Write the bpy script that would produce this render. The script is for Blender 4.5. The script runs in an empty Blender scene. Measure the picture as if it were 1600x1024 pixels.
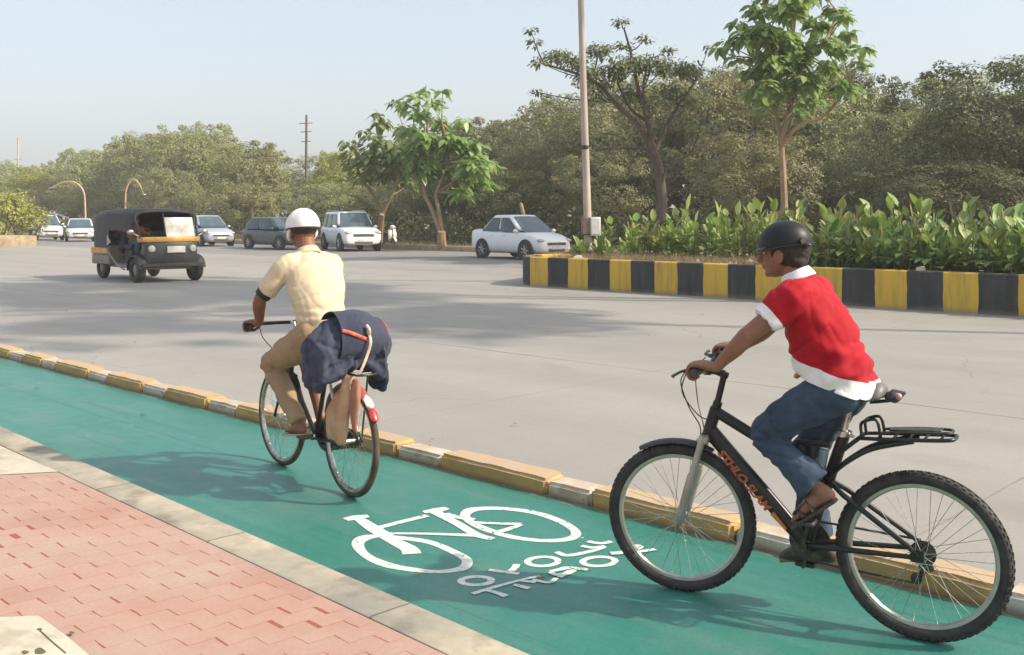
import bpy, bmesh, math, random
from mathutils import Vector as V, Matrix, noise
random.seed(11)
scene = bpy.context.scene
C = scene.collection
PI = math.pi
cos, sin, R = math.cos, math.sin, math.radians
def lerp(a, b, t): return a + (b - a) * t
def sstep(a, b, x):
    t = min(1, max(0, (x - a) / (b - a))); return t * t * (3 - 2 * t)

# ------------------------------------------------------------------ mesh helper
def frames(pts, up0=None):
    """tangent + parallel-transported normals along a polyline"""
    n = len(pts); T = []
    for i in range(n):
        t = (pts[min(i + 1, n - 1)] - pts[max(i - 1, 0)])
        if t.length < 1e-9: t = V((0, 0, 1))
        T.append(t.normalized())
    u = V(up0) if up0 is not None else (V((0, 1, 0)) if abs(T[0].y) < .9 else V((1, 0, 0)))
    u = (u - T[0] * u.dot(T[0])).normalized()
    out = []
    for t in T:
        u = u - t * u.dot(t)
        if u.length < 1e-6: u = t.orthogonal()
        u = u.normalized()
        out.append((t, u, t.cross(u)))
    return out

def smooth_path(ctrl, k=6, closed=False):
    P = [V(p) for p in ctrl]; out = []; n = len(P)
    for i in range(n if closed else n - 1):
        if closed: p0, p1, p2, p3 = P[i - 1], P[i], P[(i + 1) % n], P[(i + 2) % n]
        else: p0, p1, p2, p3 = P[max(i - 1, 0)], P[i], P[i + 1], P[min(i + 2, n - 1)]
        for j in range(k):
            t = j / k
            out.append(.5 * ((2 * p1) + (p2 - p0) * t + (2 * p0 - 5 * p1 + 4 * p2 - p3) * t * t + (3 * p1 - p0 - 3 * p2 + p3) * t ** 3))
    if not closed: out.append(P[-1].copy())
    return out

class MB:
    def __init__(s): s.bm = bmesh.new(); s.mi = 0
    def f(s, vs):
        try: fc = s.bm.faces.new(vs)
        except ValueError: return None
        fc.material_index = s.mi; return fc
    def v(s, p): return s.bm.verts.new(p)
    def poly(s, pts): return s.f([s.v(p) for p in pts])
    def loft(s, rings, cap=True, closed=False):
        vr = [[s.v(p) for p in r] for r in rings]; m = len(vr[0]); n = len(vr)
        for i in range(n if closed else n - 1):
            a, b = vr[i], vr[(i + 1) % n]
            for j in range(m):
                s.f([a[j], a[(j + 1) % m], b[(j + 1) % m], b[j]])
        if cap and not closed:
            s.f(vr[0][::-1]); s.f(vr[-1])
        return vr
    def tube(s, pts, r, n=8, cap=True, up=None, closed=False):
        pts = [V(p) for p in pts]; fr = frames(pts, up); rings = []
        for i, (t, u, w) in enumerate(fr):
            rr = r[i] if isinstance(r, (list, tuple)) else r
            a, b = rr if isinstance(rr, (list, tuple)) else (rr, rr)
            rings.append([pts[i] + u * (a * cos(2 * PI * k / n)) + w * (b * sin(2 * PI * k / n)) for k in range(n)])
        s.loft(rings, cap, closed)
    def limb(s, pts, radii, n=16, k=5, up=None, ends=(1, 1)):
        """smooth tapered limb with rounded ends; radii are numbers or (a,b)"""
        P = smooth_path(pts, k)
        rr = [(V(x) if isinstance(x, (list, tuple)) else V((x, x))).to_3d() for x in radii]
        RR = smooth_path(rr, k)
        RR = [(max(.002, q.x), max(.002, q.y)) for q in RR]
        fr = frames(P, up); rings = []
        def ring(c, fr_, a, b):
            t, u, w = fr_
            return [c + u * (a * cos(2 * PI * j / n)) + w * (b * sin(2 * PI * j / n)) for j in range(n)]
        if ends[0]:
            for q in (.12, .45, .8):
                m = math.sqrt(1 - (1 - q) ** 2); a, b = RR[0]
                rings.append(ring(P[0] - fr[0][0] * (min(a, b) * (1 - q) * ends[0]), fr[0], a * m, b * m))
        for i in range(len(P)): rings.append(ring(P[i], fr[i], *RR[i]))
        if ends[1]:
            for q in (.8, .45, .12):
                m = math.sqrt(1 - (1 - q) ** 2); a, b = RR[-1]
                rings.append(ring(P[-1] + fr[-1][0] * (min(a, b) * (1 - q) * ends[1]), fr[-1], a * m, b * m))
        s.loft(rings)
    def ell(s, c, r, rot=None, nu=20, nv=12):
        c = V(c); m = rot or Matrix.Identity(3); rings = []
        for i in range(1, nv):
            th = PI * i / nv
            rings.append([c + m @ V((r[0] * sin(th) * cos(2 * PI * j / nu), r[1] * sin(th) * sin(2 * PI * j / nu), -r[2] * cos(th))) for j in range(nu)])
        vr = s.loft(rings, cap=False)
        b = s.v(c + m @ V((0, 0, -r[2]))); t = s.v(c + m @ V((0, 0, r[2])))
        for j in range(nu):
            s.f([b, vr[0][(j + 1) % nu], vr[0][j]]); s.f([t, vr[-1][j], vr[-1][(j + 1) % nu]])
    def box(s, c, size, rot=None, bev=0, seg=1):
        m = Matrix.Translation(V(c)) @ (rot.to_4x4() if rot else Matrix.Identity(4)) @ Matrix.Diagonal((size[0], size[1], size[2], 1))
        g = bmesh.ops.create_cube(s.bm, size=1, matrix=m)
        vs = set(g['verts']); fs = {f for v in vs for f in v.link_faces}
        for f in fs: f.material_index = s.mi
        if bev:
            es = list({e for v in vs for e in v.link_edges})
            r = bmesh.ops.bevel(s.bm, geom=es, offset=bev, segments=seg, affect='EDGES', profile=.5)
            for f in r['faces']: f.material_index = s.mi
    def lathe(s, prof, c, axis='y', n=32, closed=False):
        """prof: (radius, along-axis) list"""
        c = V(c); rings = []
        ax = {'x': (V((0, 1, 0)), V((0, 0, 1)), V((1, 0, 0))), 'y': (V((0, 0, 1)), V((1, 0, 0)), V((0, 1, 0))), 'z': (V((1, 0, 0)), V((0, 1, 0)), V((0, 0, 1)))}[axis] if isinstance(axis, str) else axis
        for r_, h in prof:
            rings.append([c + ax[0] * (r_ * cos(2 * PI * j / n)) + ax[1] * (r_ * sin(2 * PI * j / n)) + ax[2] * h for j in range(n)])
        s.loft(rings, cap=not closed, closed=closed)
    def torus(s, c, Rm, r, axis='y', n=48, m=12, squash=1.0):
        s.lathe([(Rm + r * cos(2 * PI * k / m), r * squash * sin(2 * PI * k / m)) for k in range(m)], c, axis, n, closed=True)
    def prism(s, pts, off):
        """polygon pts (3D) extruded by vector off"""
        off = V(off); a = [s.v(V(p)) for p in pts]; b = [s.v(V(p) + off) for p in pts]; n = len(pts)
        s.f(a[::-1]); s.f(b)
        for i in range(n): s.f([a[i], a[(i + 1) % n], b[(i + 1) % n], b[i]])
    def mesh(s, name, mats, smooth=True, angle=42):
        bmesh.ops.recalc_face_normals(s.bm, faces=s.bm.faces[:])
        me = bpy.data.meshes.new(name); s.bm.to_mesh(me); s.bm.free()
        for m in (mats if isinstance(mats, (list, tuple)) else [mats]): me.materials.append(m)
        if smooth and len(me.polygons):
            me.polygons.foreach_set('use_smooth', [True] * len(me.polygons))
            me.set_sharp_from_angle(angle=R(angle))
        return me
    def build(s, name, mats, parent=None, smooth=True, angle=42, **kw):
        return link(name, s.mesh(name, mats, smooth, angle), parent, **kw)

def link(name, me, parent=None, label=None, cat=None, group=None, kind=None, loc=None, rz=0):
    o = bpy.data.objects.new(name, me); C.objects.link(o)
    if parent: o.parent = parent
    if loc is not None: o.location = loc
    if rz: o.rotation_euler = (0, 0, rz)
    tag(o, label, cat, group, kind); return o
def tag(o, label=None, cat=None, group=None, kind=None):
    if label: o['label'] = label
    if cat: o['category'] = cat
    if group: o['group'] = group
    if kind: o['kind'] = kind
def empty(name, loc, rz=0, label=None, cat=None, group=None):
    o = link(name, None, None, label, cat, group, None, loc, rz); o.empty_display_size = .2; return o
def copy_tree(o, parent=None):
    c = o.copy(); C.objects.link(c)
    if parent: c.parent = parent
    for ch in [x for x in bpy.data.objects if x.parent == o]: copy_tree(ch, c)
    return c

def remesh(mb, voxel, it=4, fac=.5):
    """fuse overlapping closed shapes into ONE continuous surface; returns a bmesh"""
    bmesh.ops.recalc_face_normals(mb.bm, faces=mb.bm.faces[:])
    me = bpy.data.meshes.new('t'); mb.bm.to_mesh(me); mb.bm.free()
    o = bpy.data.objects.new('t', me); C.objects.link(o)
    md = o.modifiers.new('r', 'REMESH'); md.mode = 'VOXEL'; md.voxel_size = voxel; md.adaptivity = 0
    if it:
        ms = o.modifiers.new('s', 'SMOOTH'); ms.iterations = it; ms.factor = fac
    dg = bpy.context.evaluated_depsgraph_get(); dg.update()
    ev = o.evaluated_get(dg); bm = bmesh.new(); bm.from_mesh(ev.to_mesh()); ev.to_mesh_clear()
    bpy.data.objects.remove(o); bpy.data.meshes.remove(me)
    return bm
def wrinkle(bm, fn):
    bm.normal_update()
    d = [(v, v.normal * fn(v.co)) for v in bm.verts]
    for v, x in d: v.co += x
def cut(bm, co, no):
    bmesh.ops.bisect_plane(bm, geom=bm.verts[:] + bm.edges[:] + bm.faces[:], plane_co=co, plane_no=no, dist=1e-5)
def bm_build(bm, name, mats, parent, **kw):
    mb = MB(); mb.bm.free(); mb.bm = bm
    return mb.build(name, mats, parent, angle=60, **kw)

# ------------------------------------------------------------------ materials
def srgb(r, g, b):
    f = lambda c: (c / 255 / 12.92) if c / 255 <= .04045 else ((c / 255 + .055) / 1.055) ** 2.4
    return (f(r), f(g), f(b))
class NT:
    def __init__(s, name):
        s.m = bpy.data.materials.new(name); s.m.use_nodes = True
        s.t = s.m.node_tree; s.t.nodes.clear()
        s.out = s.n('ShaderNodeOutputMaterial'); s.p = s.n('ShaderNodeBsdfPrincipled')
        s.l(s.p.outputs[0], s.out.inputs[0])
    def n(s, ty, **kw):
        x = s.t.nodes.new(ty)
        for k, v in kw.items(): setattr(x, k, v)
        return x
    def l(s, a, b): s.t.links.new(a, b)
    def val(s, inp, v):
        if hasattr(v, 'is_linked') or isinstance(v, bpy.types.NodeSocket): s.l(v, inp)
        else: inp.default_value = v
    def math(s, op, a, b=0, c=0):
        x = s.n('ShaderNodeMath', operation=op)
        s.val(x.inputs[0], a); s.val(x.inputs[1], b)
        if len(x.inputs) > 2: s.val(x.inputs[2], c)
        return x.outputs[0]
    def coord(s, kind='Object'): return s.n('ShaderNodeTexCoord').outputs[kind]
    def mapping(s, vec, scale=(1, 1, 1), rot=(0, 0, 0), loc=(0, 0, 0)):
        x = s.n('ShaderNodeMapping'); s.l(vec, x.inputs[0])
        x.inputs['Scale'].default_value = scale; x.inputs['Rotation'].default_value = rot; x.inputs['Location'].default_value = loc
        return x.outputs[0]
    def noise(s, vec, scale, detail=4, rough=.55, dist=0):
        x = s.n('ShaderNodeTexNoise'); s.l(vec, x.inputs['Vector'])
        x.inputs['Scale'].default_value = scale; x.inputs['Detail'].default_value = detail
        x.inputs['Roughness'].default_value = rough; x.inputs['Distortion'].default_value = dist
        return x.outputs[0]
    def voro(s, vec, scale, feature='F1', out=0, rnd=1):
        x = s.n('ShaderNodeTexVoronoi', feature=feature); s.l(vec, x.inputs['Vector'])
        x.inputs['Scale'].default_value = scale; x.inputs['Randomness'].default_value = rnd
        return x.outputs[out]
    def ramp(s, fac, stops):
        x = s.n('ShaderNodeValToRGB'); s.val(x.inputs[0], fac); e = x.color_ramp.elements
        while len(e) < len(stops): e.new(.5)
        for i, (p, c) in enumerate(stops):
            e[i].position = p; e[i].color = (*c, 1) if isinstance(c, (tuple, list)) else (c, c, c, 1)
        return x.outputs[0]
    def mix(s, fac, a, b, mode='MIX'):
        x = s.n('ShaderNodeMix', data_type='RGBA', blend_type=mode)
        s.val(x.inputs[0], fac)
        for i, q in ((6, a), (7, b)):
            if isinstance(q, (tuple, list)): x.inputs[i].default_value = (*q[:3], 1)
            else: s.l(q, x.inputs[i])
        return x.outputs[2]
    def bump(s, h, strength=.3, dist=.01):
        x = s.n('ShaderNodeBump'); x.inputs['Strength'].default_value = strength; x.inputs['Distance'].default_value = dist
        s.l(h, x.inputs['Height']); s.l(x.outputs[0], s.p.inputs['Normal']); return x
    def sep(s, vec):
        x = s.n('ShaderNodeSeparateXYZ'); s.l(vec, x.inputs[0]); return x.outputs
    def set(s, **kw):
        for k, v in kw.items():
            inp = s.p.inputs[{'col': 'Base Color', 'rough': 'Roughness', 'metal': 'Metallic', 'spec': 'Specular IOR Level', 'coat': 'Coat Weight', 'trans': 'Transmission Weight', 'sheen': 'Sheen Weight', 'sss': 'Subsurface Weight', 'alpha': 'Alpha'}[k]]
            if isinstance(v, (tuple, list)): inp.default_value = (*v[:3], 1)
            else: s.val(inp, v)
        return s.m

def pm(name, col, rough=.6, metal=0, col2=None, scale=6, bump=0, bscale=60, lo=.35, hi=.65, detail=5, stretch=(1, 1, 1), **kw):
    """plain procedural: two-tone noise + fine bump + roughness breakup"""
    t = NT(name); vec = t.mapping(t.coord(), stretch)
    c2 = col2 or tuple(x * .78 for x in col)
    nz = t.noise(vec, scale, detail)
    c = t.mix(t.ramp(nz, [(lo, 0), (hi, 1)]), col, c2)
    t.set(col=c, metal=metal, **kw)
    rn = t.noise(vec, scale * 3, 3)
    t.set(rough=t.math('MULTIPLY_ADD', rn, .16, max(.02, rough - .08)))
    if bump: t.bump(t.noise(vec, bscale, 3), bump, .004)
    return t.m
# ------------------------------------------------------------------ camera, sky, sun
H, F_, HZ = 1.7, 1600.0, 340.0            # eye height, focal length and horizon row in photo pixels
cam = bpy.data.objects.new('camera', bpy.data.cameras.new('camera')); C.objects.link(cam)
cam.location = (0, 0, H); cam.rotation_euler = (PI / 2, 0, 0)
cam.data.sensor_width = 36; cam.data.lens = 36; cam.data.shift_y = -172 / 1600
cam.data.clip_end = 3000; cam.data.clip_start = .05
scene.camera = cam
def at(px, py, Y): return V(((px - 800) / F_ * Y, Y, H - (py - HZ) / F_ * Y))

SUN_EL = R(39); SUN_AZ = math.atan2(.97, -.23)          # azimuth clockwise from +Y
to_sun = V((sin(SUN_AZ) * cos(SUN_EL), cos(SUN_AZ) * cos(SUN_EL), sin(SUN_EL)))
ld = bpy.data.lights.new('sun', 'SUN'); ld.energy = 2.5; ld.angle = R(1.0); ld.color = (1, .9, .74)
lo = bpy.data.objects.new('sun', ld); C.objects.link(lo); lo.rotation_euler = to_sun.to_track_quat('Z', 'Y').to_euler()
lo.location = (30, -10, 30)
w = bpy.data.worlds.new('World'); scene.world = w; w.use_nodes = True
nt = w.node_tree; bg = nt.nodes['Background']
sky = nt.nodes.new('ShaderNodeTexSky'); sky.sky_type = 'NISHITA'; sky.sun_disc = False
sky.sun_elevation = SUN_EL; sky.sun_rotation = SUN_AZ; sky.altitude = 0
sky.air_density = 1.1; sky.dust_density = 5.2; sky.ozone_density = 1.7
mxs = nt.nodes.new('ShaderNodeMix'); mxs.data_type = 'RGBA'; mxs.inputs[0].default_value = .62      # dust haze paling the blue sky
mxs.inputs[7].default_value = (2.18, 2.38, 2.54, 1); nt.links.new(sky.outputs[0], mxs.inputs[6]); nt.links.new(mxs.outputs[2], bg.inputs[0]); bg.inputs[1].default_value = .15
scene.view_settings.view_transform = 'Standard'; scene.view_settings.look = 'None'
scene.view_settings.exposure = 1.1; scene.view_settings.gamma = 1
scene.view_settings.use_curve_mapping = False
scene.cycles.volume_bounces = 2

# ------------------------------------------------------------------ the setting, in lane coordinates (s along, n across)
ANG = R(136)
Dv = V((cos(ANG), sin(ANG), 0)); Nv = V((sin(ANG), -cos(ANG), 0))
def rise(n): return .2 * sstep(17, 24, n)
def W(s, n, z=0): p = Dv * s + Nv * n; p.z = z; return p
def Lc(s, n, z=0): return V((s, -n, z))
def sn(p): return (p.dot(Dv), p.dot(Nv))
def gp(px, py, z=0):
    """photo pixel on the level z -> lane coordinates"""
    Y = F_ * (H - z) / (py - HZ); return sn(V(((px - 800) / F_ * Y, Y, 0)))
def lane_obj(mb, name, mats, kind='structure', smooth=False, **kw):
    o = mb.build(name, mats, None, smooth, kind=kind, **kw); o.rotation_euler = (0, 0, ANG); return o
def strip(name, m, n0, n1, z, s0, s1, zf=None, ns=1, kind='structure', dn=None):
    mb = MB(); k = dn or 1; cols = []
    for i in range(k + 1):
        n = lerp(n0, n1, i / k); zz = z + (zf(n) if zf else 0)
        cols.append([mb.v(Lc(lerp(s0, s1, j / ns), n, zz)) for j in range(ns + 1)])
    for i in range(k):
        for j in range(ns): mb.f([cols[i][j], cols[i][j + 1], cols[i + 1][j + 1], cols[i + 1][j]])
    return lane_obj(mb, name, m, kind)

# ground
t = NT('dry_earth'); vec = t.coord()
g1 = t.noise(vec, .08, 6); g2 = t.noise(vec, 2.5, 5)
t.set(col=t.mix(t.ramp(g1, [(.35, 0), (.65, 1)]), t.mix(g2, (.17, .13, .085), (.24, .19, .12)), (.10, .11, .045)), rough=.95)
t.bump(g2, .5, .05); M_earth = t.m
mb = MB(); nn = [-300, -60, -8, 3, 10, 17, 18.5, 19.5, 20.5, 21.5, 22.5, 24, 30, 40, 120, 700]
rows = [[mb.v(Lc(s, n, rise(n) - .045)) for s in (-300, -60, 0, 60, 200, 900)] for n in nn]
for i in range(len(nn) - 1):
    for j in range(5): mb.f([rows[i][j], rows[i][j + 1], rows[i + 1][j + 1], rows[i + 1][j]])
lane_obj(mb, 'ground', M_earth)

# concrete roads: worn slabs with thin sealed joints
def road_mat(name, joints, cross, base, dark):
    t = NT(name); vec = t.coord(); sx = t.sep(vec)
    big = t.noise(t.mapping(vec, (.05, .35, 1)), 1.0, 5); fine = t.noise(vec, 38, 7, .8); mid = t.noise(vec, 1.3, 6, .6)
    c = t.mix(t.ramp(big, [(.3, 0), (.7, 1)]), base, dark)
    c = t.mix(t.math('MULTIPLY', t.ramp(mid, [(.42, 0), (.75, 1)]), .35), c, tuple(x * .72 for x in base))
    c = t.mix(t.math('MULTIPLY', t.ramp(fine, [(.38, 1), (.58, 0)]), .26), c, tuple(x * .5 for x in base))
    wob = t.math('MULTIPLY', t.math('SUBTRACT', t.noise(vec, .9, 3), .5), .05)
    y = t.math('ADD', sx[1], wob); x = t.math('ADD', sx[0], wob)
    m = None
    for j in joints:
        d = t.math('LESS_THAN', t.math('ABSOLUTE', t.math('ADD', y, j)), .016)
        m = d if m is None else t.math('MAXIMUM', m, d)
    cr = t.math('LESS_THAN', t.math('ABSOLUTE', t.math('SUBTRACT', t.math('FRACT', t.math('DIVIDE', x, cross)), .5)), .009 / cross)
    m = t.math('MAXIMUM', m, t.math('MULTIPLY', cr, .6))
    m = t.math('MULTIPLY', m, t.ramp(t.noise(vec, .7, 4), [(.3, .25), (.6, 1)]))
    c = t.mix(m, c, (.15, .11, .075))
    wp = t.math('MULTIPLY_ADD', t.math('SINE', t.math('MULTIPLY', sx[1], 3.6)), .5, .5)
    c = t.mix(t.math('MULTIPLY', t.math('MULTIPLY', wp, t.ramp(t.noise(t.mapping(vec, (.12, 1.6, 1)), 1, 5, .6), [(.35, 0), (.65, 1)])), .34), c, tuple(x * .62 for x in base))
    vo = t.n('ShaderNodeTexVoronoi', feature='DISTANCE_TO_EDGE'); t.l(t.mapping(vec, (1, 1, 1)), vo.inputs['Vector']); vo.inputs['Scale'].default_value = .21
    wv_ = t.n('ShaderNodeVectorMath', operation='MULTIPLY_ADD'); nz_ = t.n('ShaderNodeTexNoise'); nz_.inputs['Scale'].default_value = 1.4; t.l(vec, nz_.inputs['Vector']); t.l(nz_.outputs['Color'], wv_.inputs[0]); wv_.inputs[1].default_value = (.6, .6, 0); t.l(vec, wv_.inputs[2]); t.l(wv_.outputs[0], vo.inputs['Vector'])
    crk = t.math('MULTIPLY', t.math('LESS_THAN', vo.outputs['Distance'], .0016), t.ramp(t.noise(vec, .22, 3), [(.5, 0), (.56, 1)]))
    c = t.mix(t.math('MULTIPLY', crk, .32), c, (.10, .09, .075))
    pt = t.ramp(t.noise(t.mapping(vec, (.5, 1.1, 1)), .55, 2, .4), [(.64, 0), (.66, 1)]); c = t.mix(t.math('MULTIPLY', pt, .16), c, (.16, .155, .15))
    # oil drips and small dark specks
    sp = t.math('LESS_THAN', t.voro(vec, 1.1), .022)
    c = t.mix(t.math('MULTIPLY', sp, .55), c, (.05, .045, .04))
    t.set(col=c, rough=t.math('MULTIPLY_ADD', mid, .2, .6), spec=.35)
    t.bump(t.math('ADD', fine, t.math('MULTIPLY', m, -2)), .25, .004)
    return t.m
CB, CD = (.345, .322, .288), (.28, .266, .243)
strip('road', road_mat('road_concrete', (9.25, 13.8), 4.5, CB, CD), 4.62, 18.5, .0, -40, 420, lambda n: rise(n) - .006, 1, dn=8)
strip('far_road', road_mat('far_road_concrete', (26.6,), 4.5, (.27, .255, .235), (.215, .205, .195)), 22.5, 31, .0, -60, 420, lambda n: rise(n) - .006, dn=4)
strip('junction_road', road_mat('junction_concrete', (20.5,), 4.5, CB, CD), 18.5, 22.5, 0, 16.5, 58, lambda n: rise(n) - .008, dn=4)

# sidewalk of interlocking pavers
t = NT('red_pavers'); vec = t.coord(); sx = t.sep(vec)
wv = t.math('MULTIPLY', t.math('SUBTRACT', t.noise(vec, 5, 3), .5), .022)
p = t.math('DIVIDE', t.math('ADD', t.math('MULTIPLY', sx[1], -1), wv), .115)
q = t.math('DIVIDE', t.math('ADD', sx[0], wv), .102)
P, Q = t.math('FLOOR', p), t.math('FLOOR', q); fp, fq = t.math('FRACT', p), t.math('FRACT', q)
S = t.math('ADD', P, Q); odd = t.math('ABSOLUTE', t.math('MODULO', S, 2)); ev = t.math('SUBTRACT', 1, odd)
row = t.math('FLOOR', t.math('DIVIDE', S, 2))
cellid = t.n('ShaderNodeCombineXYZ'); t.l(row, cellid.inputs[0]); t.l(t.math('FLOOR', t.math('DIVIDE', t.math('SUBTRACT', P, row), 2)), cellid.inputs[1])
wn = t.n('ShaderNodeTexWhiteNoise'); t.l(cellid.outputs[0], wn.inputs['Vector'])
jw = t.math('MULTIPLY_ADD', t.ramp(t.noise(vec, 3.1, 3), [(.4, 0), (.75, 1)]), .07, .022)
jw = t.math('ADD', jw, t.math('MULTIPLY', t.math('GREATER_THAN', wn.outputs[0], .95), .13))
jp = t.math('ADD', t.math('MULTIPLY', ev, t.math('LESS_THAN', fp, jw)), t.math('MULTIPLY', odd, t.math('GREATER_THAN', fp, t.math('SUBTRACT', 1, t.math('MULTIPLY', jw, .6)))))
jq = t.math('ADD', t.math('MULTIPLY', ev, t.math('LESS_THAN', fq, .035)), t.math('MULTIPLY', odd, t.math('GREATER_THAN', fq, .965)))
dust = t.noise(vec, 1.1, 6, .62); gr = t.noise(vec, 60, 4, .7)
base = t.mix(wn.outputs[0], (.37, .205, .165), (.42, .25, .20))
base = t.mix(t.math('MULTIPLY', t.ramp(dust, [(.3, 0), (.65, 1)]), .62), base, (.45, .365, .30))
base = t.mix(t.math('MULTIPLY', t.ramp(gr, [(.4, 1), (.6, 0)]), .15), base, (.26, .10, .07))
base = t.mix(t.math('MULTIPLY', jq, t.math('MULTIPLY', t.ramp(dust, [(.3, 1), (.65, .25)]), .55)), base, (.33, .12, .08))
base = t.mix(t.math('MULTIPLY', jp, .8), base, (.25, .055, .035))
t.set(col=base, rough=.85, spec=.25)
t.bump(t.math('SUBTRACT', t.math('MULTIPLY', gr, .25), t.math('ADD', jp, t.math('MULTIPLY', jq, .4))), .6, .004)
M_pav = t.m
mb = MB()
for (n0, n1) in ((-9, 2.50),):
    mb.box(Lc(22.5, (n0 + n1) / 2, .03), (75, n1 - n0, .06))
lane_obj(mb, 'sidewalk', M_pav).rotation_euler = (0, 0, ANG - R(1.78))
def concrete(name, a, b, joint=None, stain=(.2, .19, .16)):
    t = NT(name); vec = t.coord(); sx = t.sep(vec)
    n1, n2, n3 = t.noise(vec, 1.6, 7, .65), t.noise(vec, 14, 6, .7), t.noise(vec, 4.2, 5)
    c = t.mix(t.ramp(n1, [(.36, 0), (.62, 1)]), a, b)
    c = t.mix(t.math('MULTIPLY', t.ramp(n3, [(.52, 0), (.64, 1)]), .6), c, stain)
    c = t.mix(t.math('MULTIPLY', t.ramp(n2, [(.3, 1), (.55, 0)]), .3), c, tuple(x * .55 for x in a))
    if joint:
        j = t.math('LESS_THAN', t.math('ABSOLUTE', t.math('SUBTRACT', t.math('FRACT', t.math('DIVIDE', t.math('ADD', sx[0], t.math('MULTIPLY', n3, .03)), joint)), .5)), .006 / joint)
        c = t.mix(t.math('MULTIPLY', j, .8), c, (.09, .07, .05))
    t.set(col=c, rough=.85, spec=.3); t.bump(n2, .45, .006); return t.m
M_kerb = concrete('kerb_concrete', (.43, .37, .28), (.25, .24, .20), 1.37, (.16, .15, .125))
mb = MB(); mb.box(Lc(22.5, 2.614, .033), (75, .224, .066), bev=.012, seg=2); lane_obj(mb, 'sidewalk_kerb', M_kerb, smooth=True).rotation_euler = (0, 0, ANG - R(1.78))
M_slab = concrete('slab_concrete', (.55, .50, .40), (.47, .43, .34), None, (.33, .28, .2))
def slab(name, px, z):
    mb = MB(); mb.poly([Lc(*gp(x, y, z), z) for x, y in px]); lane_obj(mb, name, M_slab)
slab('concrete_patch', [(-70, 664), (0, 697), (92, 737), (0, 742), (-90, 748)], .064)
slab('concrete_slab', [(-60, 967), (60, 962), (102, 992), (168, 1048), (150, 1100), (-60, 1100)], .064)
slab('cover_slab', [(-60, 975), (54, 970), (90, 1000), (140, 1045), (100, 1100), (-60, 1100)], .068)
mbs = MB()
for (x, y, r_) in ((62, 1017, 10), (40, 1019, 6), (62, 983, 4), (112, 989, 5)):
    mbs.poly([Lc(*gp(x + r_ * cos(a) * random.uniform(.7, 1.2), y + r_ * .45 * sin(a) * random.uniform(.7, 1.2), .0705), .0705) for a in [2 * PI * k / 11 for k in range(11)]])
for pl in ([(63, 984), (80, 1000), (104, 1020)], ):
    for a, b in zip(pl, pl[1:]):
        mbs.poly([Lc(*gp(x, y, .0705), .0705) for x, y in ((a[0], a[1]), (b[0], b[1]), (b[0] - 1.5, b[1] + 1), (a[0] - 1.5, a[1] + 1))])
lane_obj(mbs, 'slab_stains', pm('moss', (.12, .11, .06), .95, scale=30))

# green cycle lane
t = NT('green_paint'); vec = t.coord(); sx = t.sep(vec)
n1, n2, n3 = t.noise(t.mapping(vec, (.6, 1.4, 1)), 1.0, 6, .6), t.noise(vec, 30, 5, .7), t.noise(vec, 6, 5)
c = t.mix(t.ramp(n1, [(.33, 0), (.68, 1)]), (.018, .165, .125), (.035, .205, .16))
c = t.mix(t.math('MULTIPLY', t.ramp(n3, [(.55, 0), (.8, 1)]), .35), c, (.06, .24, .2))
c = t.mix(t.math('MULTIPLY', t.ramp(n2, [(.3, 1), (.5, 0)]), .14), c, (.01, .09, .07))
sp = t.math('LESS_THAN', t.voro(vec, 3.3), .03)
c = t.mix(t.math('MULTIPLY', sp, .8), c, (.55, .58, .52))
n4 = t.noise(t.mapping(vec, (.35, 5, 1)), 1, 5, .65); n5 = t.noise(vec, 1.1, 6, .7); n6 = t.noise(vec, 90, 3, .7)
c = t.mix(t.math('MULTIPLY', t.ramp(n4, [(.48, 0), (.68, 1)]), .55), c, (.085, .215, .18))
c = t.mix(t.math('MULTIPLY', t.ramp(n5, [(.52, 0), (.68, 1)]), .42), c, (.12, .20, .165))
tk = t.math('MULTIPLY', t.ramp(t.noise(t.mapping(vec, (.18, 14, 1)), 1, 4, .6), [(.60, 0), (.70, 1)]), .5); c = t.mix(tk, c, (.012, .085, .07))
c = t.mix(t.math('MULTIPLY', t.math('LESS_THAN', t.voro(vec, 7.7), .035), .7), c, (.03, .07, .06))
c = t.mix(t.math('MULTIPLY', t.ramp(n6, [(.38, 1), (.52, 0)]), .45), c, (.012, .10, .075))
edge = t.ramp(t.math('ADD', t.math('MULTIPLY', sx[1], -1), t.math('MULTIPLY', n3, .3)), [(0, 0), (1, 1)])
ed = t.math('GREATER_THAN', t.math('ADD', t.math('MULTIPLY', sx[1], -1), t.math('MULTIPLY', n3, .12)), 4.655)
c = t.mix(t.math('MULTIPLY', ed, .6), c, (.22, .19, .14))
ck = t.math('LESS_THAN', t.math('ABSOLUTE', t.math('ADD', t.math('ADD', sx[1], 3.86), t.math('MULTIPLY', t.math('SUBTRACT', t.noise(vec, 1.2, 5), .5), .12))), .005)
ck = t.math('MULTIPLY', ck, t.math('GREATER_THAN', sx[0], 6.6))
c = t.mix(t.math('MULTIPLY', ck, .7), c, (.02, .05, .05))
t.set(col=c, rough=t.math('MULTIPLY_ADD', n3, .26, .24), spec=.5); t.bump(t.math('ADD', n2, t.math('MULTIPLY', t.noise(vec, 210, 3, .75), 1.5)), .4, .003); M_green = t.m
strip('cycle_lane', M_green, 2.2, 4.66, .004, -8, 60)

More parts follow.
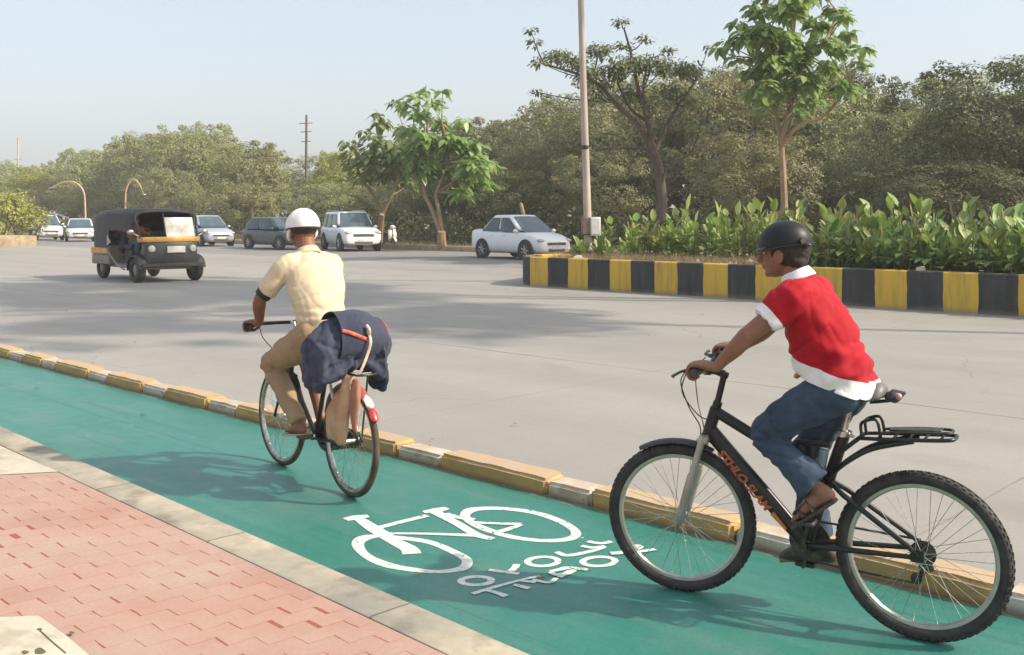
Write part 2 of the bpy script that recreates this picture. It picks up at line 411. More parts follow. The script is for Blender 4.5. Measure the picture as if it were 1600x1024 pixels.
# painted marks: bicycle symbol and two rows of letters
t = NT('road_paint'); vec = t.coord(); n2 = t.noise(vec, 40, 5, .7); n3 = t.noise(vec, 5, 4)
c = t.mix(t.math('MULTIPLY', t.ramp(n2, [(.30, 1), (.46, 0)]), .75), (.62, .62, .58), (.16, .32, .27))
c = t.mix(t.math('MULTIPLY', t.ramp(n3, [(.5, 0), (.75, 1)]), .35), c, (.5, .56, .5))
c = t.mix(t.ramp(t.noise(vec, 16, 6, .75), [(.37, 1), (.42, 0)]), c, (.05, .19, .15))
c = t.mix(t.math('MULTIPLY', t.ramp(t.noise(t.mapping(vec, (1.2, 8, 1)), 1, 5, .7), [(.52, 0), (.66, 1)]), .45), c, (.30, .40, .35))
t.set(col=c, rough=.7, spec=.2); M_mark = t.m
ZM = .0055
def mk(x, y): return Lc(*gp(520 + x / 3.077, 760 + y / 3.077, ZM), ZM)
def stroke(mb, pts, w, k=6, sm=True, cap=True):
    """flat painted stroke through crop points; w metres (number or list)"""
    P = [mk(*q) for q in pts]; P = smooth_path(P, k) if sm else P; n = len(P); L_, R_ = [], []
    for i in range(n):
        t_ = (P[min(i + 1, n - 1)] - P[max(i - 1, 0)]).normalized(); s_ = V((-t_.y, t_.x, 0))
        ww = w if not isinstance(w, (list, tuple)) else lerp(w[int(i / (n - 1) * (len(w) - 1) * .999)], w[min(len(w) - 1, int(i / (n - 1) * (len(w) - 1) * .999) + 1)], (i / (n - 1) * (len(w) - 1) * .999) % 1)
        L_.append(P[i] + s_ * ww / 2); R_.append(P[i] - s_ * ww / 2)
    lv = [mb.v(q) for q in L_]; rv = [mb.v(q) for q in R_]
    for i in range(n - 1): mb.f([lv[i], lv[i + 1], rv[i + 1], rv[i]])
def ring(mb, outer, inner, k=8):
    A = [mb.v(q) for q in smooth_path([mk(*q) for q in outer], k, True)]; B = [mb.v(q) for q in smooth_path([mk(*q) for q in inner], k, True)]
    for i in range(len(A)): mb.f([A[i], A[(i + 1) % len(A)], B[(i + 1) % len(A)], B[i]])
def stroke_px(mb, pts, w): stroke(mb, pts, w)
class Lift:
    """each painted stroke lies a hair above the last one, so crossings never share a plane"""
    def __init__(s): s.mb = MB(); s.k = 0
    def add(s, fn, *a):
        global ZM
        ZM = .0055 + s.k * .0002; s.k += 1; fn(s.mb, *a); ZM = .0055
lf = Lift()
lf.add(ring, [(90, 278), (120, 243), (200, 232), (330, 240), (480, 262), (600, 310), (668, 350), (660, 392), (590, 412), (480, 418), (340, 405), (220, 380), (130, 330)],
       [(150, 282), (172, 258), (225, 246), (330, 256), (460, 278), (560, 320), (618, 356), (606, 384), (560, 398), (480, 402), (360, 386), (260, 362), (178, 325)])
lf.add(ring, [(612, 140), (640, 108), (730, 98), (850, 102), (980, 120), (1100, 158), (1180, 205), (1190, 240), (1130, 264), (1000, 268), (860, 252), (740, 220), (650, 180)],
       [(660, 142), (690, 120), (760, 113), (860, 118), (970, 136), (1070, 170), (1135, 208), (1142, 234), (1095, 250), (1000, 253), (880, 238), (770, 206), (690, 172)])
for pts, w in [([(60, 160), (110, 150), (172, 142)], [.06, .085, .05]), ([(130, 158), (200, 205), (300, 265), (365, 300), (380, 325)], [.06, .085, .08, .09, .1]),
               ([(435, 124), (500, 115), (550, 103)], [.045, .09, .05]), ([(215, 200), (340, 168), (455, 140)], .05), ([(255, 226), (450, 228), (690, 236)], [.03, .035, .05]),
               ([(490, 122), (600, 180), (690, 232), (770, 253)], [.07, .06, .06, .05]), ([(540, 132), (610, 150), (680, 160)], .05), ([(650, 172), (780, 178), (905, 182)], [.045, .035, .05]),
               ([(900, 182), (860, 200), (800, 218)], .045)]:
    lf.add(stroke, pts, w)
lane_obj(lf.mb, 'bicycle_symbol', M_mark)
lf = Lift()
def oval(cx, cy, a, b, sk, w=.035):
    pts = [(cx + a * cos(q) + sk * sin(q), cy + b * sin(q)) for q in [2 * PI * k / 12 for k in range(13)]]
    lf.add(stroke, pts, w)
oval(690, 454, 74, 20, -4); oval(1010, 361, 74, 22, -6); oval(1280, 361, 78, 22, -8)
for pts, w in [([(750, 402), (830, 412), (895, 420)], .032), ([(845, 412), (872, 395), (885, 374)], .036),
               ([(1075, 315), (1130, 332), (1240, 312), (1305, 292)], [.035, .04, .035, .03]), ([(1195, 285), (1250, 295), (1310, 288)], .034), ([(1225, 264), (1290, 274), (1340, 264)], .036),
               ([(672, 516), (800, 478), (930, 444), (1010, 428)], [.03, .026, .022, .02]), ([(740, 498), (790, 512), (835, 528)], [.03, .03, .04]),
               ([(870, 472), (910, 482), (945, 490)], [.024, .028, .035]), ([(905, 455), (950, 458), (975, 462)], [.02, .028, .026]), ([(960, 448), (1040, 462), (1075, 440)], .026),
               ([(1045, 408), (1090, 400), (1130, 392), (1225, 400)], [.03, .035, .04, .03]), ([(1045, 410), (1075, 425), (1130, 418), (1160, 402)], [.03, .03, .035, .03]), ([(1090, 437), (1120, 418), (1140, 405)], .028),
               ([(1335, 322), (1390, 318), (1460, 300), (1475, 288), (1440, 284)], [.045, .045, .04, .04, .035]), ([(1400, 308), (1480, 312), (1550, 302)], [.035, .035, .03])]:
    lf.add(stroke, pts, w)
lane_obj(lf.mb, 'lane_lettering', M_mark)

# kerb blocks between lane and road
def chip(name, col, dirt, under, lo, hi):
    t = NT(name); vec = t.coord('Object'); oi = t.n('ShaderNodeObjectInfo')
    off = t.n('ShaderNodeVectorMath', operation='ADD'); t.l(vec, off.inputs[0]); sc_ = t.n('ShaderNodeVectorMath', operation='SCALE'); t.l(oi.outputs['Random'], sc_.inputs['Scale']); sc_.inputs[0].default_value = (37, 21, 13); t.l(sc_.outputs[0], off.inputs[1])
    v2 = off.outputs[0]; n1, n2, n3 = t.noise(v2, 5, 6, .65), t.noise(v2, 30, 5, .7), t.noise(v2, 2.4, 3)
    c = t.mix(t.ramp(n1, [(lo, 0), (hi, 1)]), col, dirt)
    c = t.mix(t.ramp(n2, [(.30, 1), (.40, 0)]), c, under)
    gz = t.sep(t.n('ShaderNodeNewGeometry').outputs['Normal'])[2]
    c = t.mix(t.math('MULTIPLY', t.math('MULTIPLY', t.ramp(gz, [(.55, 0), (.9, 1)]), t.ramp(n1, [(.3, .25), (.6, 1)])), .75), c, (.44, .35, .26))      # dusty tan tops; their light against the shaded sides is put into the colour
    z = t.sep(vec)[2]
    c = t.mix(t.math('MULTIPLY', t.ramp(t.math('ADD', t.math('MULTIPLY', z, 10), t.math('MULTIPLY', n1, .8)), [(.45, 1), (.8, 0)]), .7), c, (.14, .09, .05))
    t.set(col=c, rough=.75); t.bump(t.math('ADD', n2, n1), .5, .006); return t.m
M_yel = chip('chipped_yellow', (.54, .32, .095), (.36, .235, .11), (.20, .15, .10), .38, .66)
M_whi = chip('chipped_white', (.60, .55, .47), (.40, .29, .19), (.28, .21, .14), .38, .60)
def block(L, h, w, seed):
    mb = MB(); mb.box((0, 0, h / 2 - .005), (L, w, h + .01))
    bmesh.ops.subdivide_edges(mb.bm, edges=[e for e in mb.bm.edges if abs(e.verts[0].co.x - e.verts[1].co.x) > .1], cuts=9, use_grid_fill=True)
    es = [e for e in mb.bm.edges if e.calc_face_angle(0) > .8 and max(e.verts[0].co.z, e.verts[1].co.z) > .01]
    bmesh.ops.bevel(mb.bm, geom=es, offset=.02, segments=3, affect='EDGES')
    for v in mb.bm.verts:
        q = v.co * 7 + V((seed * 5.3, 0, 0)); k = noise.noise(q) * .010 + noise.noise(q * 3) * .004
        v.co += V((k * (1 if abs(v.co.x) > L * .45 else .2), k, k * (1 if v.co.z > .02 else 0)))
    return mb
whites = [(1.22, 1.55), (2.54, 2.88), (3.84, 4.20), (5.16, 5.62), (6.48, 6.92), (7.76, 8.23), (9.01, 9.47), (10.24, 10.69), (11.53, 11.9), (12.46, 12.88)]
ordn = ['first', 'second', 'third', 'fourth', 'fifth', 'sixth', 'seventh', 'eighth', 'ninth', 'tenth', 'eleventh', 'twelfth']
pos = [(.25, 1.22, 'y')]
for i, (a, b) in enumerate(whites):
    pos.append((a, b, 'w')); pos.append((b, whites[i + 1][0] if i + 1 < len(whites) else b + .95, 'y'))
cy = cw = 0
for i, (a, b, kd) in enumerate(pos):
    L = b - a - .008; y = kd == 'y'
    mb = block(L, .108 if y else .088, .2 if y else .185, i)
    if y: lab = f'{ordn[cy]} long yellow kerb block, counting from the near end of the row' if cy else 'long yellow kerb block at the near end of the row, mostly past the frame edge'; cy += 1
    else: lab = f'{ordn[cw]} short white kerb block, counting from the near end of the row'; cw += 1
    o = mb.build('kerb_block', M_yel if y else M_whi, None, label=lab, cat='kerb block', group='yellow kerb blocks along the cycle lane' if y else 'white kerb blocks along the cycle lane')
    o.location = W((a + b) / 2, 4.735, 0); o.rotation_euler = (0, 0, ANG)

# ------------------------------------------------------------------ median planter with black and yellow wall
t = NT('striped_wall'); vec = t.coord(); sx = t.sep(vec)
wob = t.math('MULTIPLY', t.math('SUBTRACT', t.noise(vec, 3, 4), .5), .05)
fr = t.math('FRACT', t.math('DIVIDE', t.math('SUBTRACT', t.math('ADD', sx[0], wob), 5.9 - 12.625), 1.2625))
n1 = t.noise(t.mapping(vec, (6, 6, .8)), 1, 5, .6); n2 = t.noise(vec, 22, 5, .7); n3 = t.noise(vec, 1.7, 4)
yel = t.mix(t.ramp(n1, [(.45, 0), (.75, 1)]), (.64, .40, .04), (.42, .27, .05))
blk = t.mix(t.ramp(n1, [(.4, 0), (.75, 1)]), (.017, .021, .024), (.055, .055, .05))
c = t.mix(t.math('LESS_THAN', fr, .52), yel, blk)
c = t.mix(t.math('MULTIPLY', t.ramp(n2, [(.30, 1), (.40, 0)]), .7), c, (.20, .17, .13))
st_ = t.noise(t.mapping(vec, (9, 9, .5)), 1, 5, .7); c = t.mix(t.math('MULTIPLY', t.ramp(st_, [(.55, 0), (.70, 1)]), .5), c, (.13, .11, .085))
dz = t.ramp(t.math('ADD', t.math('MULTIPLY', sx[2], 2.2), t.math('MULTIPLY', n3, .35)), [(.22, 1), (.42, 0)])
c = t.mix(t.math('MULTIPLY', dz, .55), c, (.22, .17, .12))
tz = t.math('GREATER_THAN', t.math('ADD', sx[2], t.math('MULTIPLY', n2, .02)), .737)
c = t.mix(t.math('MULTIPLY', tz, .5), c, (.30, .22, .12))
t.set(col=c, rough=.7); t.bump(n2, .35, .008); M_strip = t.m
WH = .73
def wall_loop(s_end, n0, n1, s_far, inset):
    """outline of a planter island, rounded nose at s_end"""
    a, b = n0 + inset, n1 - inset; r_ = (b - a) / 2; c_ = (a + b) / 2; e = s_end - inset
    pts = [(s_far, a)]
    for k in range(13):
        th = -PI / 2 + PI * k / 12
        pts.append((e - r_ * .55 + r_ * .55 * cos(th), c_ + r_ * sin(th)))
    pts.append((s_far, b)); return pts
mb = MB()
o_, i_ = wall_loop(18.3, 18.5, 22.5, -14, 0), wall_loop(18.3, 18.5, 22.5, -14, .22)
rings = []
for (p0, p1) in zip(o_, i_):
    zb = -.03; rings.append([Lc(*p0, zb), Lc(*p0, WH - .025), Lc(lerp(p0[0], p1[0], .12), lerp(p0[1], p1[1], .12), WH), Lc(lerp(p0[0], p1[0], .9), lerp(p0[1], p1[1], .9), WH), Lc(*p1, WH - .02), Lc(*p1, zb)])
mb.loft(rings)
o = mb.build('median_wall', M_strip, None, label='low median wall painted in black and yellow stripes round the planting bed', cat='wall'); o.rotation_euler = (0, 0, ANG)
M_soil = pm('soil', (.19, .14, .09), .95, col2=(.10, .075, .05), scale=4, bump=.8, bscale=25)
mb = MB(); mb.poly([Lc(*p, .60) for p in i_]); lane_obj(mb, 'soil_bed', M_soil)
# far planter on the same median
M_tan = concrete('tan_concrete', (.42, .32, .20), (.34, .26, .17), None, (.2, .15, .1))
mb = MB(); mb.box(Lc(80, 21.2, .33), (44, 2.4, .74), bev=.04, seg=2)
o = mb.build('planter_wall', M_tan, None, label='low tan planter wall at the far left with green bushes on it', cat='planter'); o.rotation_euler = (0, 0, ANG)
# far verge and its kerb
strip('verge', M_earth, 31.3, 60, .08, -60, 420, rise)
M_vk = concrete('verge_kerb_concrete', (.46, .34, .22), (.36, .27, .18), 1.2)
mb = MB(); mb.box(Lc(180, 31.15, .28), (480, .3, .30), bev=.03); lane_obj(mb, 'verge_kerb', M_vk)

# the dusty air itself
t = NT('dusty_air'); t.t.nodes.remove(t.p); pv = t.n('ShaderNodeVolumePrincipled')
pv.inputs['Color'].default_value = (.985, .985, .99, 1); pv.inputs['Density'].default_value = .0009; pv.inputs['Anisotropy'].default_value = 0
t.l(pv.outputs[0], t.out.inputs['Volume'])
mb = MB(); mb.box((0, 70, 14), (460, 330, 33)); mb.build('haze', t.m, None, smooth=False, kind='stuff', label='thin dusty haze in the air over the road', cat='haze')
# ------------------------------------------------------------------ vegetation
def leaf_mat(name, c1, c2, c3, rough=.5, tr=.25, spec=.4, dust=None):
    t = NT(name); g = t.n('ShaderNodeNewGeometry'); oi = t.n('ShaderNodeObjectInfo')
    r_ = g.outputs['Random Per Island']
    c = t.ramp(r_, [(0, c1), (.5, c2), (1, c3)])
    hs = t.n('ShaderNodeHueSaturation'); t.l(c, hs.inputs['Color'])
    t.l(t.math('MULTIPLY_ADD', oi.outputs['Random'], .04, .48), hs.inputs['Hue']); t.l(t.math('MULTIPLY_ADD', oi.outputs['Random'], .35, .82), hs.inputs['Value'])
    c = hs.outputs[0]
    if dust:
        c = t.mix(t.math('MULTIPLY', t.ramp(t.noise(t.coord(), .55, 4), [(.4, 0), (.68, 1)]), .6), c, dust)
    t.set(col=c, rough=rough, spec=spec)
    tl = t.n('ShaderNodeBsdfTranslucent'); t.l(c, tl.inputs[0])
    mx = t.n('ShaderNodeMixShader'); mx.inputs[0].default_value = tr
    t.l(t.p.outputs[0], mx.inputs[1]); t.l(tl.outputs[0], mx.inputs[2]); t.l(mx.outputs[0], t.out.inputs[0])
    return t.m
M_bark = pm('bark', (.16, .115, .075), .9, col2=(.09, .065, .045), scale=6, stretch=(1, 1, .25), bump=.8, bscale=30)
M_bark_pale = pm('pale_bark', (.36, .24, .14), .85, col2=(.24, .16, .095), scale=8, stretch=(1, 1, .3), bump=.6, bscale=30)

class LV:
    """fast leaf soup: lists of verts and faces"""
    def __init__(s): s.v = []; s.f = []; s.mi = []
    def diamond(s, p, d, nrm, L, wd):
        sd = d.cross(nrm)
        if sd.length < 1e-5: sd = d.orthogonal()
        sd = sd.normalized() * wd / 2; i = len(s.v); dr = nrm * (-.12 * L)
        s.v += [p, p + d * (L * .45) + sd, p + d * L + dr, p + d * (L * .45) - sd]
        s.f.append((i, i + 1, i + 2, i + 3))
    def oval(s, p, d, nrm, L, wd, droop=.35, fold=.12, mi=0):
        """broad leaf: 3x5 grid with midrib fold and drooping tip"""
        sd = d.cross(nrm)
        if sd.length < 1e-5: sd = d.orthogonal()
        sd.normalize(); up = sd.cross(d).normalized(); i = len(s.v); prof = (.12, .8, 1, .74, .05)
        for k in range(5):
            q = k / 4; c = p + d * (L * q) - V((0, 0, droop * L * q * q)); ww = wd / 2 * prof[k]
            s.v += [c + sd * ww + up * (fold * ww), c, c - sd * ww + up * (fold * ww)]
        for k in range(4):
            a = i + 3 * k; s.f += [(a, a + 1, a + 4, a + 3), (a + 1, a + 2, a + 5, a + 4)]; s.mi += [mi, mi]
    def mesh(s, name, mat, smooth=False):
        me = bpy.data.meshes.new(name); me.from_pydata(s.v, [], s.f)
        for m in (mat if isinstance(mat, (list, tuple)) else [mat]): me.materials.append(m)
        if s.mi and len(s.mi) == len(me.polygons): me.polygons.foreach_set('material_index', s.mi)
        if smooth: me.polygons.foreach_set('use_smooth', [True] * len(me.polygons))
        me.update(); return me
def rdir(up=0):
    while True:
        d = V((random.uniform(-1, 1), random.uniform(-1, 1), random.uniform(-1, 1)))
        if .05 < d.length < 1: break
    d.normalize(); d.z += up; return d.normalized()
def clump(lv, c, r, n, L, flat=.75, up=.5, out=None):
    for _ in range(n):
        d = rdir(.15); q = c + V((d.x * r, d.y * r, d.z * r * flat)) * random.uniform(.55, 1.05) ** .6
        nr = (d * 1.1 + rdir() * .55 + V((0, 0, .35)) + (out * .7 if out is not None else V())).normalized(); dd = (d + rdir() * .9 - V((0, 0, .35))); dd = (dd - nr * dd.dot(nr) * .7).normalized()
        l_ = L * random.uniform(.7, 1.3); lv.diamond(q, dd, nr, l_, l_ * .62)
def trunk_mb(base_r, pts_list):
    mb = MB()
    for pts, r0, r1 in pts_list:
        P = smooth_path(pts, 4); n = len(P)
        mb.tube(P, [lerp(r0, r1, (i / (n - 1)) ** .8) for i in range(n)], 8)
    return mb
def wild_tree(seed, hgt, rx, nclump, leaf_n, L, rc=(.5, .95), base=.22, mat=None, lean=0, tr=1.0):
    """trunk with limbs + crown of leaf clumps set in an uneven dome"""
    random.seed(seed); lv = LV(); limbs = []; cz = hgt * (1 + base) / 2; rz = hgt * (1 - base) / 2
    lobes = [(rdir(.2), random.uniform(.7, 1.15)) for _ in range(9)]
    hub = V((lean, 0, hgt * base * 1.1)); limbs.append(([V((0, 0, -.3)), V((lean * .4, .05, hgt * base * .5)), hub], .06 + hgt * .02 * tr, .04 + hgt * .012 * tr))
    for k in range(nclump):
        d = rdir(.1); m = max([.72] + [w_ * (.55 + .45 * max(0, d.dot(l_))) for l_, w_ in lobes])
        rr = random.uniform(.35, 1) ** .5 * m
        c = V((lean + d.x * rx * rr, d.y * rx * rr, cz + d.z * rz * rr))
        r_ = random.uniform(*rc); clump(lv, c, r_, int(leaf_n * (r_ / rc[1]) ** 1.6 * random.uniform(.8, 1.2)) + 12, L, out=d)
        if k % 4 == 0:
            mid = hub.lerp(c, .5) + V((random.uniform(-.3, .3), random.uniform(-.3, .3), -.2 * rz * random.random()))
            limbs.append(([hub - V((0, 0, random.uniform(0, hgt * .1))), mid, c], .02 + hgt * .007 * tr, .012))
    # sprigs breaking the outline at the top
    for k in range(nclump // 3):
        a = random.uniform(0, 2 * PI); e = random.uniform(.25, 1.25); m = random.uniform(.98, 1.16)
        c = V((lean + cos(a) * cos(e) * rx * m, sin(a) * cos(e) * rx * m, cz + sin(e) * rz * m)); clump(lv, c, random.uniform(.2, .4), int(leaf_n * .3), L)
    return lv.mesh('crown', mat), trunk_mb(0, limbs).mesh('trunk', M_bark)
OL1 = leaf_mat('olive_leaves', (.18, .215, .07), (.26, .285, .095), (.37, .375, .14), dust=(.33, .30, .145))
OL2 = leaf_mat('dusty_leaves', (.17, .20, .075), (.245, .26, .105), (.345, .34, .15), dust=(.32, .285, .15))
OL3 = leaf_mat('fresh_leaves', (.25, .29, .05), (.35, .36, .075), (.46, .43, .13))
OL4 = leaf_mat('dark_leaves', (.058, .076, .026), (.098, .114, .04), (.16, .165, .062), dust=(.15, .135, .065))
wt = [wild_tree(1, 8, 3.6, 120, 330, .145, rc=(.4, 1.0), mat=OL1), wild_tree(2, 8, 4.2, 150, 300, .135, rc=(.35, .9), mat=OL2, base=.15), wild_tree(3, 8, 3.3, 100, 380, .15, rc=(.4, 1.1), mat=OL3, base=.2),
      wild_tree(4, 8, 4.0, 150, 330, .135, rc=(.4, .95), mat=OL4, base=.14), wild_tree(5, 8, 3.0, 90, 320, .15, rc=(.4, .95), mat=OL1, base=.3, lean=.5), wild_tree(6, 8, 3.8, 140, 300, .14, rc=(.35, .95), mat=OL2, base=.1)]
def put_tree(name, pair, loc, sc, rz, label, group=None, cat='tree'):
    e = empty(name, loc, rz, label, cat, group); e.scale = sc
    link('trunk', pair[1], e); link('crown', pair[0], e); return e
def contour(px):
    K = [(-400, 240), (-100, 248), (0, 250), (60, 248), (140, 232), (170, 212), (230, 205), (300, 188), (350, 195), (400, 224), (470, 236), (540, 230), (620, 215), (700, 188), (770, 180), (840, 165), (900, 150), (960, 120), (1020, 95), (1090, 100), (1140, 100), (1200, 92), (1270, 90), (1330, 95), (1365, 125), (1390, 158), (1450, 170), (1475, 140), (1520, 95), (1600, 84), (1800, 90), (2200, 60)]
    for (a, b), (c, d) in zip(K, K[1:]):
        if a <= px <= c: return lerp(b, d, (px - a) / (c - a))
    return 100
WL = {0: 'olive green woodland tree of the dense wood behind the far road', 1: 'dusty grey green woodland tree with a broad low crown behind the far road', 2: 'yellowish green woodland tree standing out in the wood behind the far road', 3: 'dark green woodland tree with a heavy dense crown behind the far road', 4: 'olive woodland tree with a taller bare stem in the wood behind the far road', 5: 'dusty olive woodland tree whose leaves reach the ground behind the far road'}
random.seed(21)
def wood_row(n0, px0, px1, step, hs, kinds, jit=.7, lift=0):
    px = px0
    while px < px1:
        k = (px - 800) / 1600; n = n0 + random.uniform(-2.0, 2.0); Y = n / (Nv.y + Nv.x * k)
        top = contour(px) + lift + random.uniform(-6, 14); h = (H - (top - HZ) * Y / F_ - .25) * hs
        kd = kinds(px); sc = h / 8.4; wsc = max(sc, .75) * random.uniform(.9, 1.2)
        if h > 1.5:
            put_tree('woodland_tree', wt[kd], (k * Y, Y, .25), (wsc, wsc, sc), random.uniform(0, 6.28), WL[kd], 'trees of the dense wood behind the far road')
        px += step * (random.uniform(1 - jit, 1 + jit) * .5 + .5) * (36 / Y * 1.6)
def kinds(px):
    r_ = random.random()
    if px < 560: return 2 if r_ < .4 else (0 if r_ < .65 else (4 if r_ < .8 else 5))
    if px > 1400: return 3 if r_ < .65 else (1 if r_ < .85 else 0)
    return random.choice((0, 1, 1, 5, 5, 3, 4, 0))
wood_row(39, -60, 1700, 150, .62, kinds)
wood_row(44, -80, 1750, 135, 1.0, kinds)
wood_row(52, -80, 1750, 150, 1.0, kinds, lift=6)
# low scrub under the wood
lv = LV(); random.seed(5)
for i in range(900):
    n = random.uniform(45, 58); k = random.uniform(-.62, .62); Y = n / (Nv.y + Nv.x * k); clump(lv, V((k * Y, Y, .3 + random.uniform(0, 3.2))), random.uniform(.7, 1.3), 20, .5)
for i in range(900):
    n = random.uniform(34.6, 41); k = random.uniform(-.62, .62); Y = n / (Nv.y + Nv.x * k)
    c = V((k * Y, Y, .25 + random.uniform(.1, 1.5))); clump(lv, c, random.uniform(.4, .8), 46, .19)
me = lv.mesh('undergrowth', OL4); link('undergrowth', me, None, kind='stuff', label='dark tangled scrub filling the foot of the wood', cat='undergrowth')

# young trees with big bright leaves
def branch_tree(spec, leafspec, seed, mat, bark, flat=.8):
    """spec: list of (points, r0, r1); leaves hang in rosettes round given tips"""
    random.seed(seed); lv = LV()
    for c, r_, n, L in leafspec:
        c = V(c)
        for _ in range(n):
            d = rdir(.0); q = c + V((d.x, d.y, d.z * flat)) * (r_ * random.uniform(.2, 1))
            dd = V((d.x * 1.2 + random.uniform(-.4, .4), d.y * 1.2 + random.uniform(-.4, .4), random.uniform(-.55, .35))).normalized()
            l_ = L * random.uniform(.7, 1.25); nr = V((random.uniform(-.5, .5), random.uniform(-.5, .5), 1)).normalized()
            lv.oval(q, dd, nr, l_, l_ * random.uniform(.5, .66), droop=random.uniform(.25, .7))
    return lv.mesh('crown', mat, True), trunk_mb(0, spec).mesh('trunk', bark)
BR1 = leaf_mat('bright_leaves', (.18, .29, .075), (.25, .37, .10), (.36, .45, .17), rough=.4, tr=.42, spec=.5)
BR2 = leaf_mat('mid_green_leaves', (.16, .23, .07), (.22, .29, .09), (.30, .36, .14), rough=.45, tr=.38)
def px_tree(name, base, Y, stems, tufts, L, seed, mat, bark, label, n_mul=1, dY=.8, flat=.8, spread=1):
    """tree given by its silhouette: stems and leaf tufts as photo pixels at distance Y, spread in depth"""
    random.seed(seed); b = at(base[0], base[1], Y); b.z = rise(sn(b)[1]) + .05
    def loc(p, dy=0): q = at(p[0], p[1], Y + dy); return q - b
    sp = []
    for pts, r0, r1 in stems:
        P = [loc(p, random.uniform(-dY, dY) * (i / max(1, len(pts) - 1)) if i else 0) for i, p in enumerate(pts)]
        sp.append((P, r0, r1))
    ends = []; tf = []
    for (x, y, rpx, n) in tufts:
        rpx *= spread
        for _ in range(2 if rpx > 22 else 1):
            c = loc((x + random.uniform(-.35, .35) * rpx, y + random.uniform(-.3, .3) * rpx), random.uniform(-1, 1) * dY * 1.6)
            tf.append((c, rpx * Y / F_, int(n * n_mul), L)); ends.append(c)
    anchors = [p for s_ in sp for p in s_[0][1:]]
    for c in ends:
        a = min(anchors, key=lambda p: (p - c).length + (2 if p.z > c.z else 0))
        sp.append(([a, a.lerp(c, .5) + V((0, 0, -.08)), c], .03, .012))
    cr, tr = branch_tree(sp, tf, seed, mat, bark, flat)
    return put_tree(name, (cr, tr), b, (1, 1, 1), 0, label)
px_tree('young_tree', (593, 378), 50, [([(593, 378), (595, 350), (597, 335)], .16, .13), ([(597, 335), (580, 300), (562, 275), (555, 235)], .11, .04), ([(597, 335), (612, 305), (622, 275), (640, 220)], .11, .04)],
        [(548, 225, 14, 10), (560, 250, 22, 26), (585, 215, 20, 20), (600, 190, 12, 9), (592, 180, 9, 6), (580, 250, 26, 36), (610, 235, 26, 36), (605, 270, 22, 26), (632, 255, 24, 30), (570, 280, 18, 14), (640, 285, 16, 12), (628, 205, 14, 12), (565, 205, 8, 4), (615, 160, 9, 5)],
        .40, 31, BR2, M_bark_pale, 'young forked tree with pale stem behind the large white car', 3.0)
px_tree('young_tree', (691, 394), 46.5, [([(691, 394), (690, 375), (690, 362)], .24, .17), ([(690, 370), (676, 330), (662, 295), (665, 230), (670, 180)], .13, .05), ([(690, 365), (686, 330), (682, 300), (700, 250), (690, 190)], .12, .05), ([(665, 270), (640, 240)], .06, .03), ([(690, 270), (735, 240), (750, 215)], .06, .03)],
        [(655, 150, 11, 7), (668, 142, 8, 5), (690, 140, 7, 4), (640, 165, 13, 10), (680, 165, 14, 12), (660, 185, 18, 18), (690, 195, 18, 18), (640, 200, 16, 14), (700, 225, 24, 30), (665, 225, 26, 34), (730, 235, 26, 30), (745, 265, 24, 26), (700, 265, 28, 36), (660, 262, 24, 26), (735, 295, 20, 16), (765, 255, 14, 10), (720, 300, 18, 12), (650, 235, 22, 24), (722, 190, 10, 6), (755, 285, 14, 10)],
        .42, 32, BR1, M_bark_pale, 'young tree with two thin pale stems between the white cars on the far verge', 3.0)
px_tree('spreading_tree', (1034, 345), 36, [([(1034, 345), (1034, 310), (1030, 270), (1020, 235)], .20, .15), ([(1024, 245), (1000, 200), (960, 160), (925, 125), (850, 100)], .13, .04), ([(1022, 238), (1012, 190), (1000, 150), (985, 80), (975, 45)], .12, .03), ([(1022, 240), (1040, 200), (1060, 165), (1085, 130)], .11, .03), ([(1012, 190), (985, 170), (965, 130)], .07, .03), ([(1034, 300), (1042, 265), (1080, 240), (1125, 210)], .08, .03), ([(1012, 200), (1005, 140), (1015, 90)], .07, .03), ([(1030, 260), (1010, 235), (965, 232), (930, 235)], .05, .03)],
        [(826, 48, 7, 9), (840, 70, 9, 12), (870, 92, 13, 24), (845, 100, 10, 14), (900, 100, 15, 30), (925, 118, 18, 40), (940, 85, 15, 28), (965, 105, 18, 40), (975, 35, 9, 12), (970, 75, 10, 14), (1000, 95, 18, 40), (1010, 62, 9, 12), (1030, 105, 18, 40), (1045, 80, 9, 12), (1065, 105, 15, 30), (1080, 115, 14, 24), (985, 140, 20, 36), (1045, 140, 20, 36), (1020, 165, 16, 20), (940, 145, 14, 16), (1085, 150, 18, 24), (834, 142, 7, 6), (1110, 78, 6, 6), (1090, 195, 16, 20)],
        .135, 33, leaf_mat('thin_olive_leaves', (.10, .115, .045), (.14, .15, .06), (.20, .20, .09)), pm('dark_bark', (.13, .095, .07), .9, col2=(.07, .05, .04), scale=5, bump=.7), 'tall spreading tree with dark forking limbs and sparse flat crown behind the lamp post', 5.5, flat=.55, spread=1.75)
